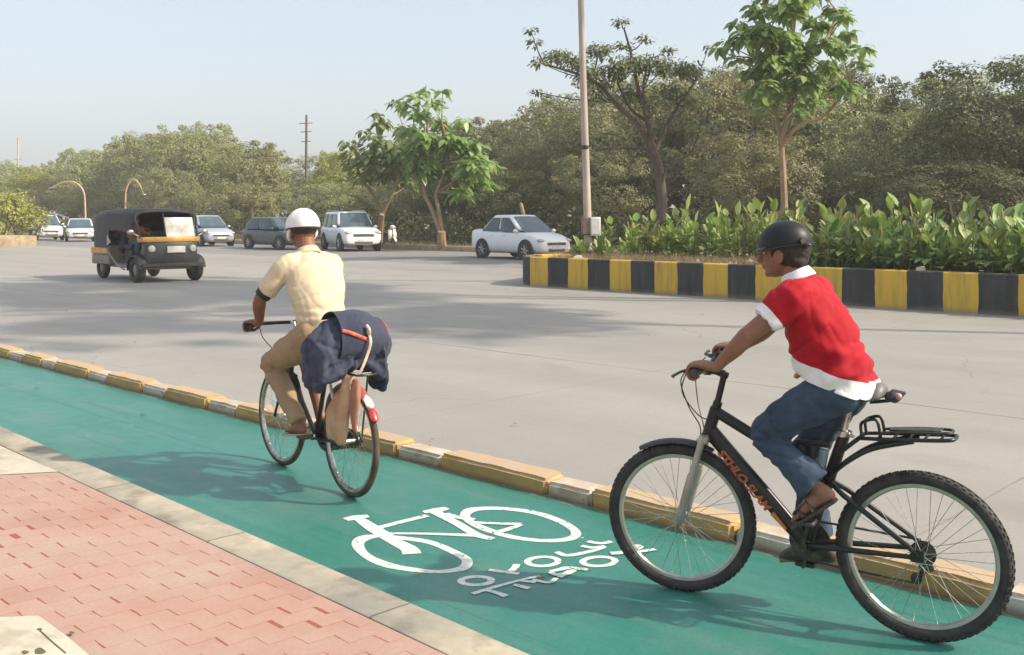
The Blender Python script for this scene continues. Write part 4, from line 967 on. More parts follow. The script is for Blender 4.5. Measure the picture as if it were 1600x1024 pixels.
for s in (1, -1):
    m.tube([V((.22, s * .06, .765)), V((-.2, s * .065, .765)), V((-.215, s * .04, .765)), V((-.215, 0, .765))], .007, 8); m.tube([V((-.1, s * .065, .765)), V((0, s * .075, rO))], .0065, 8)
    m.tube([V((.22, s * .06, .765)), V((.26, s * .025, .78))], .007, 8)
for x in (.15, .05, -.05, -.15): m.tube([V((x, -.063, .765)), V((x, .063, .765))], .005, 6)
m.build('rear_rack', M_steel, ROAD)
PL2, PR2 = V((.425, .13, .305)), V((.60, -.13, .255))
m = MB(); 
for p, s in ((V((.36, .07, .32)) * 0 + V((BB2.x - .1, .065, BB2.z + .03)), 1), (V((BB2.x + .2, -.065, BB2.z - .03)), -1)): m.tube([BB2 + V((0, s * .06, 0)), p], [.011, .009], 8)
m.build('crank', M_chr, ROAD)
m = MB(); m.lathe([(.06, -.003), (.092, -.003), (.092, .003), (.06, .003)], BB2 + V((0, -.048, 0)), 'y', 32, closed=True)
for k in range(5): a = 2 * PI * k / 5; m.tube([BB2 + V((0, -.048, 0)), BB2 + V((.07 * cos(a), -.048, .07 * sin(a)))], .008, 6)
m.build('chainring', M_steel, ROAD)
m = MB(); m.loft([[V((x, y, z)) for x, z in [(.58, .285), (.55, .36), (.47, .39), (.2, .385), (0, .385), (-.045, .338), (0, .29), (.2, .245), (.47, .18), (.55, .21)]] for y in (-.062, -.056)]); m.build('chain_case', M_steel, ROAD)
m = MB(); m.lathe([(.01, -.05), (.034, -.045), (.034, -.036), (.02, -.034)], (0, 0, rO), 'y', 18); m.box((.0, .07, rO), (.05, .01, .04), bev=.004); m.build('hub_gear', M_steel, ROAD)
pedal(ROAD, (BB2.x - .1, .13, BB2.z + .03), M_rubd); pedal(ROAD, (BB2.x + .2, -.13, BB2.z - .03), M_rubd)

# --- load on the roadster: navy mail bag and a cloth sack
M_navy = None
t = NT('navy_canvas'); vec = t.coord(); n1 = t.noise(vec, 4, 5); n2 = t.noise(t.mapping(vec, (1, 1, 1)), 160, 2); n3 = t.noise(vec, 11, 4, .6, 1.2)
t.set(col=t.mix(t.ramp(n1, [(.3, 0), (.7, 1)]), (.028, .034, .062), (.060, .067, .10)), rough=.8, sheen=.05, spec=.25); t.bump(t.math('ADD', t.math('MULTIPLY', n2, .25), n3), .6, .012); M_navy = t.m
BAG = empty('mail_bag', (op0.x, op0.y, 0), oa, 'bulging navy blue canvas bag with red trim and pale strap slung over roadster rear rack', 'bag')
m = MB()
m.limb([(.04, .17, .90), (.05, .07, .935), (.045, -.07, .935), (.03, -.155, .895)], [(.15, .13), (.17, .178), (.165, .182), (.13, .15)], 20, 5, up=(1, 0, 0))
m.limb([(.05, .18, .95), (.06, .215, .80), (.075, .215, .67)], [(.15, .07), (.15, .05), (.12, .03)], 16, 5, up=(1, 0, 0)); m.limb([(.02, -.15, .95), (.02, -.20, .80), (.03, -.20, .66)], [(.14, .07), (.14, .055), (.12, .035)], 16, 5, up=(1, 0, 0))
m.limb([(.03, .21, .73), (.01, .12, .77), (-.01, .02, .82)], [(.125, .055), (.13, .055), (.12, .05)], 16, 5, up=(1, 0, 0)); m.limb([(.02, -.19, .72), (.02, -.10, .80)], [(.12, .05), (.12, .05)], 16, 5, up=(1, 0, 0))
bm = remesh(m, .010, 4)
def bag_w(p): return .010 * noise.noise(p * 5.5) - .020 * max(0, 1 - 5 * abs(noise.noise(V((p.x * 4, p.y * 7 + p.z * 3, p.z * 3))))) - .012 * max(0, 1 - 5 * abs(noise.noise(V((p.x * 7 + 4, p.y * 5 - p.z * 6, p.z * 5))))) + .006 * noise.noise(V((p.x * 16, p.y * 7, p.z * 5))) + .006 * noise.noise(p * 24) - .012 * max(0, 1 - abs(p.y - .11) / .02) * (p.z > .85)
wrinkle(bm, bag_w); bm_build(bm, 'bag_body', M_navy, BAG)
m = MB(); P = [];                                                  # top flap folded over the back
for i in range(9):
    y = lerp(.115, -.20, i / 8); ry = .178 - .05 * abs(i / 8 - .45)
    P.append([V((.045 + (ry + .004) * cos(a), y, .965 - .02 * (i > 6) + (.172 - .07 * max(0, i / 8 - .55)) * sin(a))) for a in [R(d) for d in range(40, 232, 12)]])
for i in range(8):
    for j in range(len(P[0]) - 1): m.poly([P[i][j], P[i][j + 1], P[i + 1][j + 1], P[i + 1][j]])
bmesh.ops.remove_doubles(m.bm, verts=m.bm.verts, dist=1e-4)
for v in m.bm.verts: v.co += V((0, 0, 1)) * (.014 * noise.noise(v.co * 7)) + V((-1, 0, 0)) * (.01 * noise.noise(v.co * 9))
bmesh.ops.recalc_face_normals(m.bm, faces=m.bm.faces[:]); bmesh.ops.solidify(m.bm, geom=m.bm.faces[:], thickness=.006); m.build('flap', M_navy, BAG)
M_redtrim = pm('red_trim', (.50, .05, .035), .6, col2=(.60, .16, .05), scale=30, bump=.4)
m = MB(); m.tube(smooth_path([(-.115, .115, 1.03), (-.125, .06, 1.012), (-.132, .0, .985), (-.137, -.05, .965)], 5), [(.004, .011)] * 16, 8, up=(1, 0, 0)); m.build('trim', M_redtrim, BAG)
m = MB(); m.tube(smooth_path([(-.02, -.19, 1.065), (-.06, -.20, 1.04), (-.09, -.205, .99)], 4), [(.007, .012)] * 9, 8, up=(0, 1, 0)); m.build('trim', M_redtrim, BAG)
M_strap = pm('pale_strap', (.55, .48, .38), .7, col2=(.42, .34, .25), scale=30, bump=.5, bscale=150)
m = MB(); m.tube(smooth_path([(-.128, -.045, 1.02), (-.16, -.05, .96), (-.155, -.03, .88), (-.16, .01, .80), (-.15, .03, .765)], 6), [(.003, .009)] * 25, 8, up=(1, 0, 0)); m.tube(smooth_path([(-.125, -.04, 1.05), (-.145, -.045, 1.03), (-.14, -.05, 1.0)], 4), .011, 10); m.build('strap', M_strap, BAG)
SACK = empty('cloth_sack', (op0.x, op0.y, 0), oa, 'crumpled beige cloth sack hanging from rack beside the roadster rear wheel', 'sack')
M_sack = pm('beige_cloth', (.54, .35, .21), .8, col2=(.40, .22, .115), scale=6, bump=.6, bscale=90)
m = MB(); m.limb([(-.12, .075, .74), (-.09, .098, .62), (-.04, .108, .49), (-.02, .108, .38)], [(.035, .025), (.085, .034), (.135, .038), (.14, .026)], 18, 6, up=(1, 0, 0))
bm = remesh(m, .009, 4); wrinkle(bm, lambda p: .014 * noise.noise(V((p.x * 26, p.y * 20, p.z * 5))) + .008 * noise.noise(p * 18)); bm_build(bm, 'sack_body', M_sack, SACK)
m = MB(); m.limb([(-.21, .075, .74), (-.22, .085, .66), (-.215, .09, .56), (-.21, .085, .45)], [(.03, .02), (.045, .026), (.04, .022), (.02, .012)], 14, 5, up=(1, 0, 0)); bm = remesh(m, .008, 3); wrinkle(bm, lambda p: .01 * noise.noise(V((p.x * 30, p.y * 20, p.z * 6)))); bm_build(bm, 'knotted_end', pm('brown_cloth', (.33, .15, .09), .8, col2=(.24, .1, .06), scale=8, bump=.5), SACK)
# ------------------------------------------------------------------ people
def skin(name, c1, c2):
    t = NT(name); vec = t.coord(); n1 = t.noise(vec, 9, 4); n2 = t.noise(vec, 160, 3)
    t.set(col=t.mix(t.ramp(n1, [(.3, 0), (.7, 1)]), c1, c2), rough=.52, spec=.4, sss=.06)
    t.p.inputs['Subsurface Radius'].default_value = (.012, .005, .003); t.bump(n2, .18, .002); return t.m
SK1 = skin('brown_skin', (.26, .125, .075), (.20, .09, .055)); SK2 = skin('dark_brown_skin', (.24, .105, .058), (.17, .072, .04))
M_eye = pm('eye_white', (.65, .6, .55), .2); M_iris = pm('dark_iris', (.015, .01, .008), .15)
def cloth(name, c1, c2, weave=420, rough=.8, wr=7, wrs=.5, sheen=.04, spec=.25):
    t = NT(name); vec = t.coord(); n1 = t.noise(vec, 3.2, 4); n2 = t.noise(vec, wr, 4, .55, .8)
    sx = t.sep(t.mapping(vec, (weave, weave, weave))); wv = t.math('MULTIPLY', t.math('SINE', t.math('ADD', sx[0], sx[1])), t.math('SINE', sx[2]))
    t.set(col=t.mix(t.ramp(n1, [(.35, 0), (.65, 1)]), c1, c2), rough=rough, sheen=sheen, spec=spec)
    t.bump(t.math('ADD', t.math('MULTIPLY', n2, wrs * 3), t.math('MULTIPLY', wv, .06)), .55, .012); return t.m
M_redc = cloth('red_knit', (.38, .004, .014), (.30, .003, .010)); M_whc = cloth('white_trim_cloth', (.78, .78, .77), (.70, .70, .69)); M_khs = cloth('khaki_shirt_cloth', (.63, .53, .37), (.57, .47, .31), wrs=.5)
M_kht = cloth('khaki_trouser_cloth', (.36, .245, .14), (.30, .20, .115))
t = NT('denim'); vec = t.coord(); n1 = t.noise(vec, 5, 5, .6); n2 = t.noise(vec, 240, 2); n3 = t.noise(vec, 13, 4, .6, 1)
c = t.mix(t.ramp(n1, [(.42, 0), (.72, 1)]), (.024, .040, .070), (.065, .105, .165)); c = t.mix(t.math('MULTIPLY', n2, .35), c, (.13, .17, .22))
t.set(col=c, rough=.85, sheen=.03, spec=.2); t.bump(t.math('ADD', n2, t.math('MULTIPLY', n3, 2)), .5, .010); M_denim = t.m
M_hair = pm('black_hair', (.012, .010, .009), .55, col2=(.03, .025, .02), scale=60, bump=.9, bscale=220)
M_helm = pm('black_helmet_shell', (.008, .008, .009), .46, col2=(.013, .013, .014), scale=8, spec=.35); M_helmw = pm('white_helmet_shell', (.80, .79, .77), .4, col2=(.72, .71, .68), scale=7)

def hand(mb, g, ex, ey, ez, side, sc=1):
    """hand closed on a bar: g grip centre, ey along the bar (outwards), ex forward, ez up"""
    P = lambda x, y, z: g + ex * (x * sc) + ey * (y * sc) + ez * (z * sc)
    mb.limb([P(-.075, 0, .022), P(-.04, 0, .031), P(-.005, 0, .031)], [(.027, .019), (.038, .019), (.041, .016)], 14, 4, up=ey)
    for k, (y, L) in enumerate(((-.031, .95), (-.0105, 1.06), (.0105, 1.0), (.031, .86))):
        mb.limb([P(-.012, y, .031), P(.016 * L + .004, y * 1.02, .028), P(.034 * L, y * 1.03, .004), P(.024 * L, y * 1.02, -.024), P(-.002, y, -.029)], [.0098, .0098, .0090, .0085, .0076], 10, 4)
    mb.limb([P(-.055, -.026, .016), P(-.028, -.046, .004), P(-.002, -.048, -.016), P(.014, -.036, -.026)], [.014, .0115, .010, .0085], 10, 4)
def head(mb, c, fwd=V((1, 0, 0)), tilt=0, sc=1):
    """skull, jaw, brow, nose, lips, chin and ears; c = centre of the skull"""
    Mr = Matrix.Rotation(tilt, 3, 'Y'); P = lambda x, y, z: c + Mr @ V((x * sc, y * sc, z * sc)); E = lambda p, r, rot=None: mb.ell(P(*p), tuple(q * sc for q in r), (Mr @ rot) if rot else Mr)
    E((-.006, 0, .012), (.098, .076, .098)); E((.034, 0, -.045), (.060, .062, .068)); E((.050, 0, -.086), (.040, .042, .030)); E((.074, 0, -.099), (.020, .024, .016))
    E((.078, 0, .018), (.018, .055, .012)); mb.limb([P(.088, 0, .004), P(.104, 0, -.022), P(.113, 0, -.038)], [.009 * sc, .011 * sc, .014 * sc], 10, 4); E((.099, 0, -.041), (.014, .020, .009))
    E((.094, 0, -.062), (.012, .022, .0065)); E((.090, 0, -.073), (.012, .020, .0075))
    for s in (1, -1):
        E((.062, s * .042, -.030), (.024, .020, .024)); E((.008, s * .078, -.028), (.022, .009, .034), Matrix.Rotation(-.15, 3, 'Y')); E((.016, s * .072, -.030), (.016, .010, .026))
    return P
def eyes(bm, P, sc=1):
    """eyeballs and irises added to the body mesh (material slots 1 and 2)"""
    mb = MB(); mb.bm.free(); mb.bm = bm
    for s in (1, -1):
        mb.mi = 1; mb.ell(P(.078, s * .031, -.008), (.011 * sc, .014 * sc, .008 * sc), None, 14, 8); mb.mi = 2; mb.ell(P(.087, s * .031, -.008), (.004 * sc, .006 * sc, .006 * sc), None, 10, 6)
        mb.mi = 2; mb.limb([P(.090, s * .014, .017), P(.088, s * .035, .021), P(.072, s * .054, .014)], [.003 * sc, .004 * sc, .002 * sc], 8, 4)
    mb.mi = 0
def foot(mb, ankle, heel, toe, side, bare=True, w=.04):
    d = (toe - heel).normalized(); sdv = V((0, 1, 0)); up = sdv.cross(d); up = up if up.z > 0 or up.x > 0 else -up
    L = (toe - heel).length; P = lambda a, b, c: heel + d * (a * L) + sdv * b + up * c
    mb.limb([ankle, ankle.lerp(P(.16, 0, .03), .6), P(.14, 0, .028)], [.034, .036, .034], 14, 4)
    mb.limb([P(.06, 0, .026), P(.30, 0, .034), P(.55, side * .004, .027), P(.74, side * .003, .018)], [(.031, .028), (.036, .036), (.041, .026), (.040, .016)], 16, 5, up=(0, 1, 0))
    for k, (b, l_, r_) in enumerate(((-.030, 1.0, .0115), (-.012, 1.0, .0085), (.004, .965, .008), (.018, .92, .0078), (.031, .87, .0075))):
        mb.limb([P(.70, -side * b * -1 * 1.0 if False else side * b, .014), P(lerp(.74, l_, .6), side * b, .014), P(l_ - .02, side * b, .009)], [r_ * 1.05, r_, r_ * .9], 10, 3)
    mb.limb([ankle - V((.012, 0, 0)), P(.05, 0, .05), P(.03, 0, .02)], [.026, .022, .026], 12, 3)
    return P
def helmet_shell(c, r, cutz, tilt, th=.012, nu=40):
    """open half shell with an inside; tilt about y"""
    mb = MB(); Mr = Matrix.Rotation(tilt, 3, 'Y'); O, I = [], []
    for lst, k in ((O, 0), (I, -th)):
        for i in range(11):
            ph = lerp(R(88), cutz, i / 10)
            lst.append([c + Mr @ V(((r[0] + k) * cos(ph) * cos(a), (r[1] + k) * cos(ph) * sin(a), (r[2] + k) * sin(ph))) for a in [2 * PI * j / nu for j in range(nu)]])
    mb.loft(O + I[::-1]); return mb, Mr

def ridge(v): return (1 - abs(noise.noise(v)) * 1.6) ** 3 if abs(noise.noise(v)) < .62 else 0
# --- young rider in red
BOY = empty('person', (bp0.x, bp0.y, .004), ba, 'person in red shirt with white trim, jeans and black helmet riding the black mountain bicycle', 'person')
gL, gR = ST @ V((.889, .252, 1.055)), ST @ V((.889, -.252, 1.055)); S3 = ST.to_3x3()
shL, elL = V((.470, .155, 1.365)), V((.645, .258, 1.20)); shR_, elR = V((.478, -.155, 1.365)), V((.70, -.262, 1.20))
mb = MB(); hc = V((.553, 0, 1.556))
PB = head(mb, hc, tilt=.06)
mb.limb([V((.475, 0, 1.39)), V((.505, 0, 1.445)), V((.528, 0, 1.51))], [(.062, .062), (.052, .056), (.05, .055)], 16, 4, up=(0, 1, 0))
mb.limb([V((.30, 0, 1.0)), V((.36, 0, 1.15)), V((.43, 0, 1.29)), V((.475, 0, 1.38))], [(.12, .09), (.115, .09), (.135, .09), (.085, .06)], 18, 4, up=(0, 1, 0))
for (a, e, g, s, ey) in ((shL, elL, gL, 1, S3 @ V((0, 1, 0))), (shR_, elR, gR, -1, S3 @ V((0, -1, 0)))):
    wr = g + S3 @ V((-.088, 0, .024)); fd = (g - e).normalized(); ez = (V((0, 0, 1)) - ey * ey.z).normalized(); ex = ey.cross(ez) * (1 if s > 0 else -1); ex = ex if ex.x > 0 else -ex
    mb.limb([V((.455, s * .09, 1.36)), a, a.lerp(e, .5) + V((0, s * .006, -.004)), e], [.045, .046, .042, .036], 16, 5)
    mb.limb([e - (wr - e).normalized() * .01, e.lerp(wr, .3) + V((0, s * .004, -.006)), e.lerp(wr, .75), wr, g - ex * .06 + ez * .024], [(.036, .036), (.039, .036), (.029, .027), (.024, .022), (.026, .019)], 16, 5, up=ey)
    hand(mb, g, ex, ey, ez, s)
hipL, knL, anL = V((.32, .088, .985)), V((.615, .118, .785)), V((.375, .12, .575)); hipR, knR, anR = V((.32, -.088, .985)), V((.50, -.115, .645)), V((.435, -.122, .29))
for h_, k_, a_ in ((hipL, knL, anL), (hipR, knR, anR)): mb.limb([h_, k_, a_], [.06, .036, .030], 14, 6)
footL = foot(mb, anL, V((.318, .12, .548)), V((.488, .124, .418)), 1); footR = foot(mb, anR, V((.39, -.122, .212)), V((.60, -.128, .175)), -1)
bm = remesh(mb, .0045, 3); eyes(bm, PB); bm_build(bm, 'body', [SK1, M_eye, M_iris], BOY)
# shirt
mb = MB()
mb.limb([(.285, 0, .92), (.345, 0, 1.07), (.385, 0, 1.17), (.425, 0, 1.27), (.462, 0, 1.36), (.488, 0, 1.415), (.503, 0, 1.44)], [(.178, .140), (.178, .150), (.168, .148), (.180, .126), (.165, .096), (.088, .066), (.066, .060)], 24, 5, up=(0, 1, 0), ends=(.12, .2))
sl = []
for s, a, e in ((1, shL, elL), (-1, shR_, elR)):
    d = (e - a).normalized(); end = a + d * .155; sl.append((s, d, end))
    mb.limb([V((.455, s * .08, 1.36)), a + V((0, s * .005, .004)), a + d * .08, end], [(.078, .078), (.078, .072), (.074, .072), (.068, .066)], 18, 5, ends=(1, .06))
bm = remesh(mb, .007, 5)
def shirt_w(p):
    f = sstep(1.38, 1.1, p.z)
    q = V((p.x * .9 + p.z * .5, p.y * .8, p.z * 1.0 - p.x * .5))
    rg = -.013 * ridge(V((p.x * 3 + p.z * 2, p.y * 4, (p.z + .75 * (p.x - .35)) * 11 + p.y * 2))) * (.35 + f) - .006 * ridge(V((p.x * 11 - p.z * 6, p.y * 7, p.z * 8))) 
    return .006 + rg + .015 * f * noise.noise(V((q.x * 7, q.y * 6, q.z * 17))) + .008 * noise.noise(V((p.x * 19, p.y * 14, p.z * 19))) + .012 * sstep(.3, .1, abs(p.z - 1.09) * 3) * sin(38 * (p.z + .55 * p.x) + 4 * noise.noise(p * 6)) * sstep(-.1, .2, p.y + .1)
wrinkle(bm, shirt_w)
hn = V((-.28, 0, .96)).normalized(); hb_ = V((.30, 0, .990)); hco = hb_ + hn * .066
bmesh.ops.bisect_plane(bm, geom=bm.verts[:] + bm.edges[:] + bm.faces[:], plane_co=hb_, plane_no=hn, clear_inner=True, dist=1e-5)
cut(bm, hco, hn)
for s, d, end in sl: cut(bm, end - d * .040, d)
for f in bm.faces:
    c = f.calc_center_median()
    if (c - hco).dot(hn) < 0: f.material_index = 1
    for s, d, end in sl:
        if (c - end).length < .125 and c.y * s > .155 and (c - (end - d * .040)).dot(d) > 0: f.material_index = 1
bm_build(bm, 'shirt', [M_redc, M_whc], BOY)
m = MB(); na = V((.42, 0, .9)).normalized(); m.lathe([(.056, .014), (.061, .018), (.068, .004), (.078, -.020), (.073, -.026), (.058, -.01)], (.503, 0, 1.448), (V((0, 1, 0)), na.cross(V((0, 1, 0))) * -1, na), 40, closed=True)
for v in m.bm.verts: v.co += V((0, 0, .004 * noise.noise(v.co * 22)))
m.build('collar', M_whc, BOY)
# jeans
mb = MB(); mb.ell((.315, 0, .995), (.118, .145, .095), None, 22, 14)
for s, h_, k_, a_ in ((1, hipL, knL, anL), (-1, hipR, knR, anR)):
    hem = a_ + V((.02, 0, .02)); mid = k_.lerp(hem, .5) + (V((-.012, 0, -.012)) if s > 0 else V((.0, 0, 0)))
    mb.limb([h_ + V((-.02, 0, .0)), h_.lerp(k_, .5) + V((.005, 0, .006)), k_.lerp(h_, .12), k_ + V((-.005, 0, -.008)), k_.lerp(mid, .45)], [(.086, .098), (.082, .089), (.071, .073), (.067, .067), (.062, .063)], 20, 5, up=(0, 1, 0))
    mb.limb([k_ + V((-.008, 0, -.012)), mid, hem], [(.064, .064), (.062, .064), (.072, .082)], 20, 6, up=(0, 1, 0), ends=(1, .08))
bm = remesh(mb, .0075, 4)
def jean_w(p):
    kd = min((p - knL).length, (p - knR).length); f = sstep(.22, .04, kd)
    rg = -.014 * (.25 + f) * ridge(V((p.x * 9 + p.z * 12, p.y * 5, p.z * 10 - p.x * 8))) - .007 * ridge(V((p.x * 5 + p.z * 6, p.y * 9, p.z * 5 - p.x * 7)))
    return .002 + rg + .006 * noise.noise(V((p.x * 11, p.y * 9, p.z * 14))) + .016 * f * noise.noise(V((p.x * 30 + p.z * 18, p.y * 8, p.z * 30 - p.x * 10))) + .006 * noise.noise(p * 26)
wrinkle(bm, jean_w); bm_build(bm, 'jeans', M_denim, BOY)
m = MB(); m.box((.475, .06, 1.035), (.045, .04, .022), Matrix.Rotation(.6, 3, 'Y'), bev=.008); m.build('waist_toggle', pm('mustard_cloth', (.45, .26, .06), .7), BOY)
# hair and helmet
m = MB(); m.ell(hc + V((-.016, 0, .010)), (.097, .084, .094)); m.ell(hc + V((-.048, 0, -.040)), (.052, .066, .05)); m.ell(hc + V((.0, .0, .055)), (.09, .078, .06))
for s in (1, -1): m.limb([hc + V((.012, s * .074, .02)), hc + V((.022, s * .074, -.012))], [.012, .008], 8, 3)
bm = remesh(m, .006, 3); wrinkle(bm, lambda p: .003 * noise.noise(p * 60)); bm_build(bm, 'hair', M_hair, BOY)
m, Mr = helmet_shell(hc + V((.0, 0, .028)), (.116, .097, .100), R(-10), .17)
HM = m.build('helmet', M_helm, BOY)
m = MB(); hcc = hc + V((.0, 0, .028)); arc = [2 * PI * k / 40 for k in range(40)]
m.tube([hcc + Mr @ V((.117 * cos(a), .098 * sin(a), -.016)) for a in arc], [(.004, .009)] * 40, 8, closed=True, up=(0, 0, 1)); m.build('rim_band', M_plast, HM)
m = MB(); vis = []
for i in range(15):
    a = lerp(-1.05, 1.05, i / 14); k = cos(a * 1.35) ** .7 if abs(a) < 1.04 else 0.05; inner = V((.108 * cos(a), .092 * sin(a), -.004)); outer = V(((.117 + .026 * k) * cos(a * .9), (.1 + .010 * k) * sin(a), -.014 - .004 * k))
    vis.append([hcc + Mr @ q for q in (inner + V((0, 0, .005)), outer + V((0, 0, .004)), outer, inner - V((0, 0, .005)))])
m.loft(vis); m.build('visor', M_plast, HM)
m = MB(); q0 = hcc + Mr @ V((-.088, .064, -.008)); m.box(q0, (.016, .010, .030), Matrix.Rotation(.62, 3, 'Z'), bev=.004); m.lathe([(.004, -.006), (.013, -.006), (.013, .006), (.004, .006)], q0 + V((-.006, .008, .006)), (V((.6, .8, 0)) , V((0, 0, 1)), V((-.8, .6, 0))), 16); m.box(hcc + Mr @ V((-.104, .04, -.022)), (.03, .045, .016), Matrix.Rotation(.35, 3, 'Z'), bev=.005); m.build('adjuster', M_steel, HM)
m = MB()
for s in (1, -1): m.tube(smooth_path([hc + V((.02, s * .086, .012)), hc + V((.03, s * .078, -.03)), hc + V((.055, s * .055, -.085)), hc + V((.06, 0, -.112))], 5), [(.0015, .007)] * 16, 6, up=(1, 0, 0))
# footwear
M_sand = pm('dark_sandal_leather', (.030, .02, .015), .55, col2=(.06, .04, .028), scale=14, bump=.3)
def sole(P, w, L0, L1, th, m_, name, root, strap=True):
    m = MB(); prof = [(L0, .028), (.15, .036), (.45, .036), (.75, .047), (.95, .042), (L1, .02)]
    top = [(a, b) for a, b in prof] + [(a, -b) for a, b in prof[::-1]]
    m.loft([[P(a, b, z) for a, b in top] for z in (-.002 - th, -.002)])
    if strap:
        for a, h_, wd in ((.60, .034, .022), (.40, .050, .014)):
            pts = [P(a + .03 * (1 - abs(q)), .047 * q, h_ * (1 - q * q) ** .5 + .0 if abs(q) < 1 else 0) for q in [x / 6 for x in range(-6, 7)]]
            m.tube(pts, [(.005, wd)] * 13, 8, up=(0, 0, 1))
        m.limb([P(.42, 0, .046), P(.62, 0, .040), P(.80, 0, .032)], [(.036, .008), (.042, .010), (.038, .008)], 14, 4, up=(0, 1, 0))
    return m.build(name, m_, root)
sole(footL, .045, -.02, 1.03, .014, M_sand, 'sandal', BOY)
mb = MB(); P = footR; mb.limb([P(-.0, 0, .03), P(.25, 0, .045), P(.55, 0, .036), P(.85, 0, .026), P(.98, 0, .018)], [(.040, .038), (.044, .05), (.05, .04), (.046, .03), (.03, .02)], 18, 5, up=(0, 1, 0)); mb.limb([anR + V((0, 0, .01)), P(.15, 0, .06)], [.044, .046], 14, 3); bm = remesh(mb, .007, 3); bm_build(bm, 'shoe', M_sand, BOY)

# --- man in khaki on the roadster
MAN = empty('person', (op0.x, op0.y, .004), oa, 'person in khaki shirt and white helmet riding the old roadster, seen from behind', 'person')
mb = MB(); hm = V((.668, 0, 1.618)); PM_ = head(mb, hm, tilt=.05, sc=1.04)
mb.limb([V((.575, 0, 1.42)), V((.61, 0, 1.49)), V((.645, 0, 1.57))], [(.066, .066), (.062, .062), (.060, .062)], 16, 4, up=(0, 1, 0))
mb.limb([V((.37, 0, .95)), V((.43, 0, 1.12)), V((.50, 0, 1.28)), V((.56, 0, 1.40))], [(.12, .09), (.115, .085), (.13, .08), (.08, .055)], 18, 4, up=(0, 1, 0))
gl = V((.878, .275, .976))
arms = []
for s in (1, -1):
    a, e, g = V((.555, s * (.172 if s > 0 else .150), 1.385)), V((.69, s * (.285 if s > 0 else .225), 1.175)), V((gl.x, s * gl.y, gl.z)); ey = V((-.25, s * .97, 0)).normalized(); ez = V((0, 0, 1)); ex = V((.97, s * .25, 0)); wr = g + ex * -.088 + ez * .03; arms.append((s, a, e))
    mb.limb([V((.54, s * .1, 1.36)), a - V((0, 0, .01)), a.lerp(e, .5), e], [.042, .046, .045, .041], 16, 5)
    mb.limb([e, e.lerp(wr, .3) + V((-.004, s * .008, 0)), e.lerp(wr, .75), wr, g - ex * .06 + ez * .024], [(.041, .041), (.044, .040), (.033, .031), (.027, .025), (.028, .02)], 16, 5, up=ey)
    hand(mb, g, ex, ey, ez, s, 1.06)
hL, kL, aL = V((.38, .09, .93)), V((.80, .165, .735)), V((.455, .128, .385)); hR, kR, aR = V((.38, -.09, .93)), V((.86, -.14, .70)), V((.65, -.125, .35))
for h_, k_, a_ in ((hL, kL, aL), (hR, kR, aR)):
    mb.limb([h_, h_.lerp(k_, .5), k_], [.07, .06, .044], 16, 5); mb.limb([k_, k_.lerp(a_, .3) + V((-.012, 0, -.012)), k_.lerp(a_, .7), a_], [(.044, .044), (.050, .052), (.040, .040), (.035, .036)] if k_.y < 0 else [(.04, .04), (.042, .044), (.036, .036), (.033, .034)], 16, 5, up=(0, 1, 0))
fL = foot(mb, aL, V((.385, .13, .335)), V((.60, .14, .305)), 1); fR = foot(mb, aR, V((.58, -.128, .30)), V((.82, -.14, .262)), -1)
bm = remesh(mb, .0048, 3); eyes(bm, PM_, 1.04); bm_build(bm, 'body', [SK2, M_eye, M_iris], MAN)
mb = MB()
mb.limb([(.365, 0, .945), (.385, 0, 1.01), (.42, 0, 1.12), (.475, 0, 1.25), (.535, 0, 1.36), (.572, 0, 1.425), (.592, 0, 1.462)], [(.160, .128), (.162, .132), (.168, .134), (.190, .130), (.188, .112), (.105, .080), (.070, .066)], 24, 5, up=(0, 1, 0), ends=(.1, .2))
for s, a, e in arms:
    d = (e - a).normalized(); end = a + d * .215
    mb.limb([V((.585, s * .02, 1.435)), V((.572, s * .09, 1.405)), a + V((0, s * .0, .0))], [(.05, .06), (.055, .07), (.06, .07)], 14, 4); mb.limb([V((.545, s * .09, 1.37)), a + V((0, s * .0, -.004)), a + d * .11, end], [(.076, .080), (.073, .075), (.071, .070), (.064, .062)], 18, 5, ends=(1, .06))
bm = remesh(mb, .0075, 5)
def khaki_w(p):
    f = sstep(1.2, 1.0, p.z)
    rg = -.007 * ridge(V((p.x * 3, p.y * 4 + p.z * 2.5, p.z * 4 - p.y * 7))) - .012 * (.3 + f) * ridge(V((p.x * 5, p.y * 5, p.z * 13 + p.y * 5))) - .003 * ridge(V((p.x * 6, p.y * 11 + p.z * 4, p.z * 6)))
    return .006 + rg + .006 * noise.noise(V((p.x * 6, p.y * 7, p.z * 9))) + .006 * noise.noise(V((p.x * 14 + p.z * 8, p.y * 15 + p.z * 6, p.z * 12))) + f * .02 * noise.noise(V((p.x * 10, p.y * 11, p.z * 26))) + .005 * sin(60 * (p.z + .5 * p.y)) * f * noise.noise(p * 8)
wrinkle(bm, khaki_w); bm_build(bm, 'shirt', M_khs, MAN)
m = MB(); na = V((.42, 0, .9)).normalized(); m.lathe([(.064, .022), (.070, .025), (.080, .0), (.090, -.02), (.082, -.026), (.066, -.008)], (.594, 0, 1.466), (V((0, 1, 0)), na.cross(V((0, 1, 0))) * -1, na), 36, closed=True); m.build('collar', M_khs, MAN)
for s, a, e in arms:
    d = (e - a).normalized(); m = MB(); m.tube([a + d * .205, a + d * .225, a + d * .255], [.053, .054, .052], 18); m.build('elbow_band', pm('black_elastic', (.02, .021, .024), .7) if s > 0 else bpy.data.materials['black_elastic'], MAN)
mb = MB(); mb.ell((.365, 0, .95), (.140, .165, .11), None, 22, 14)
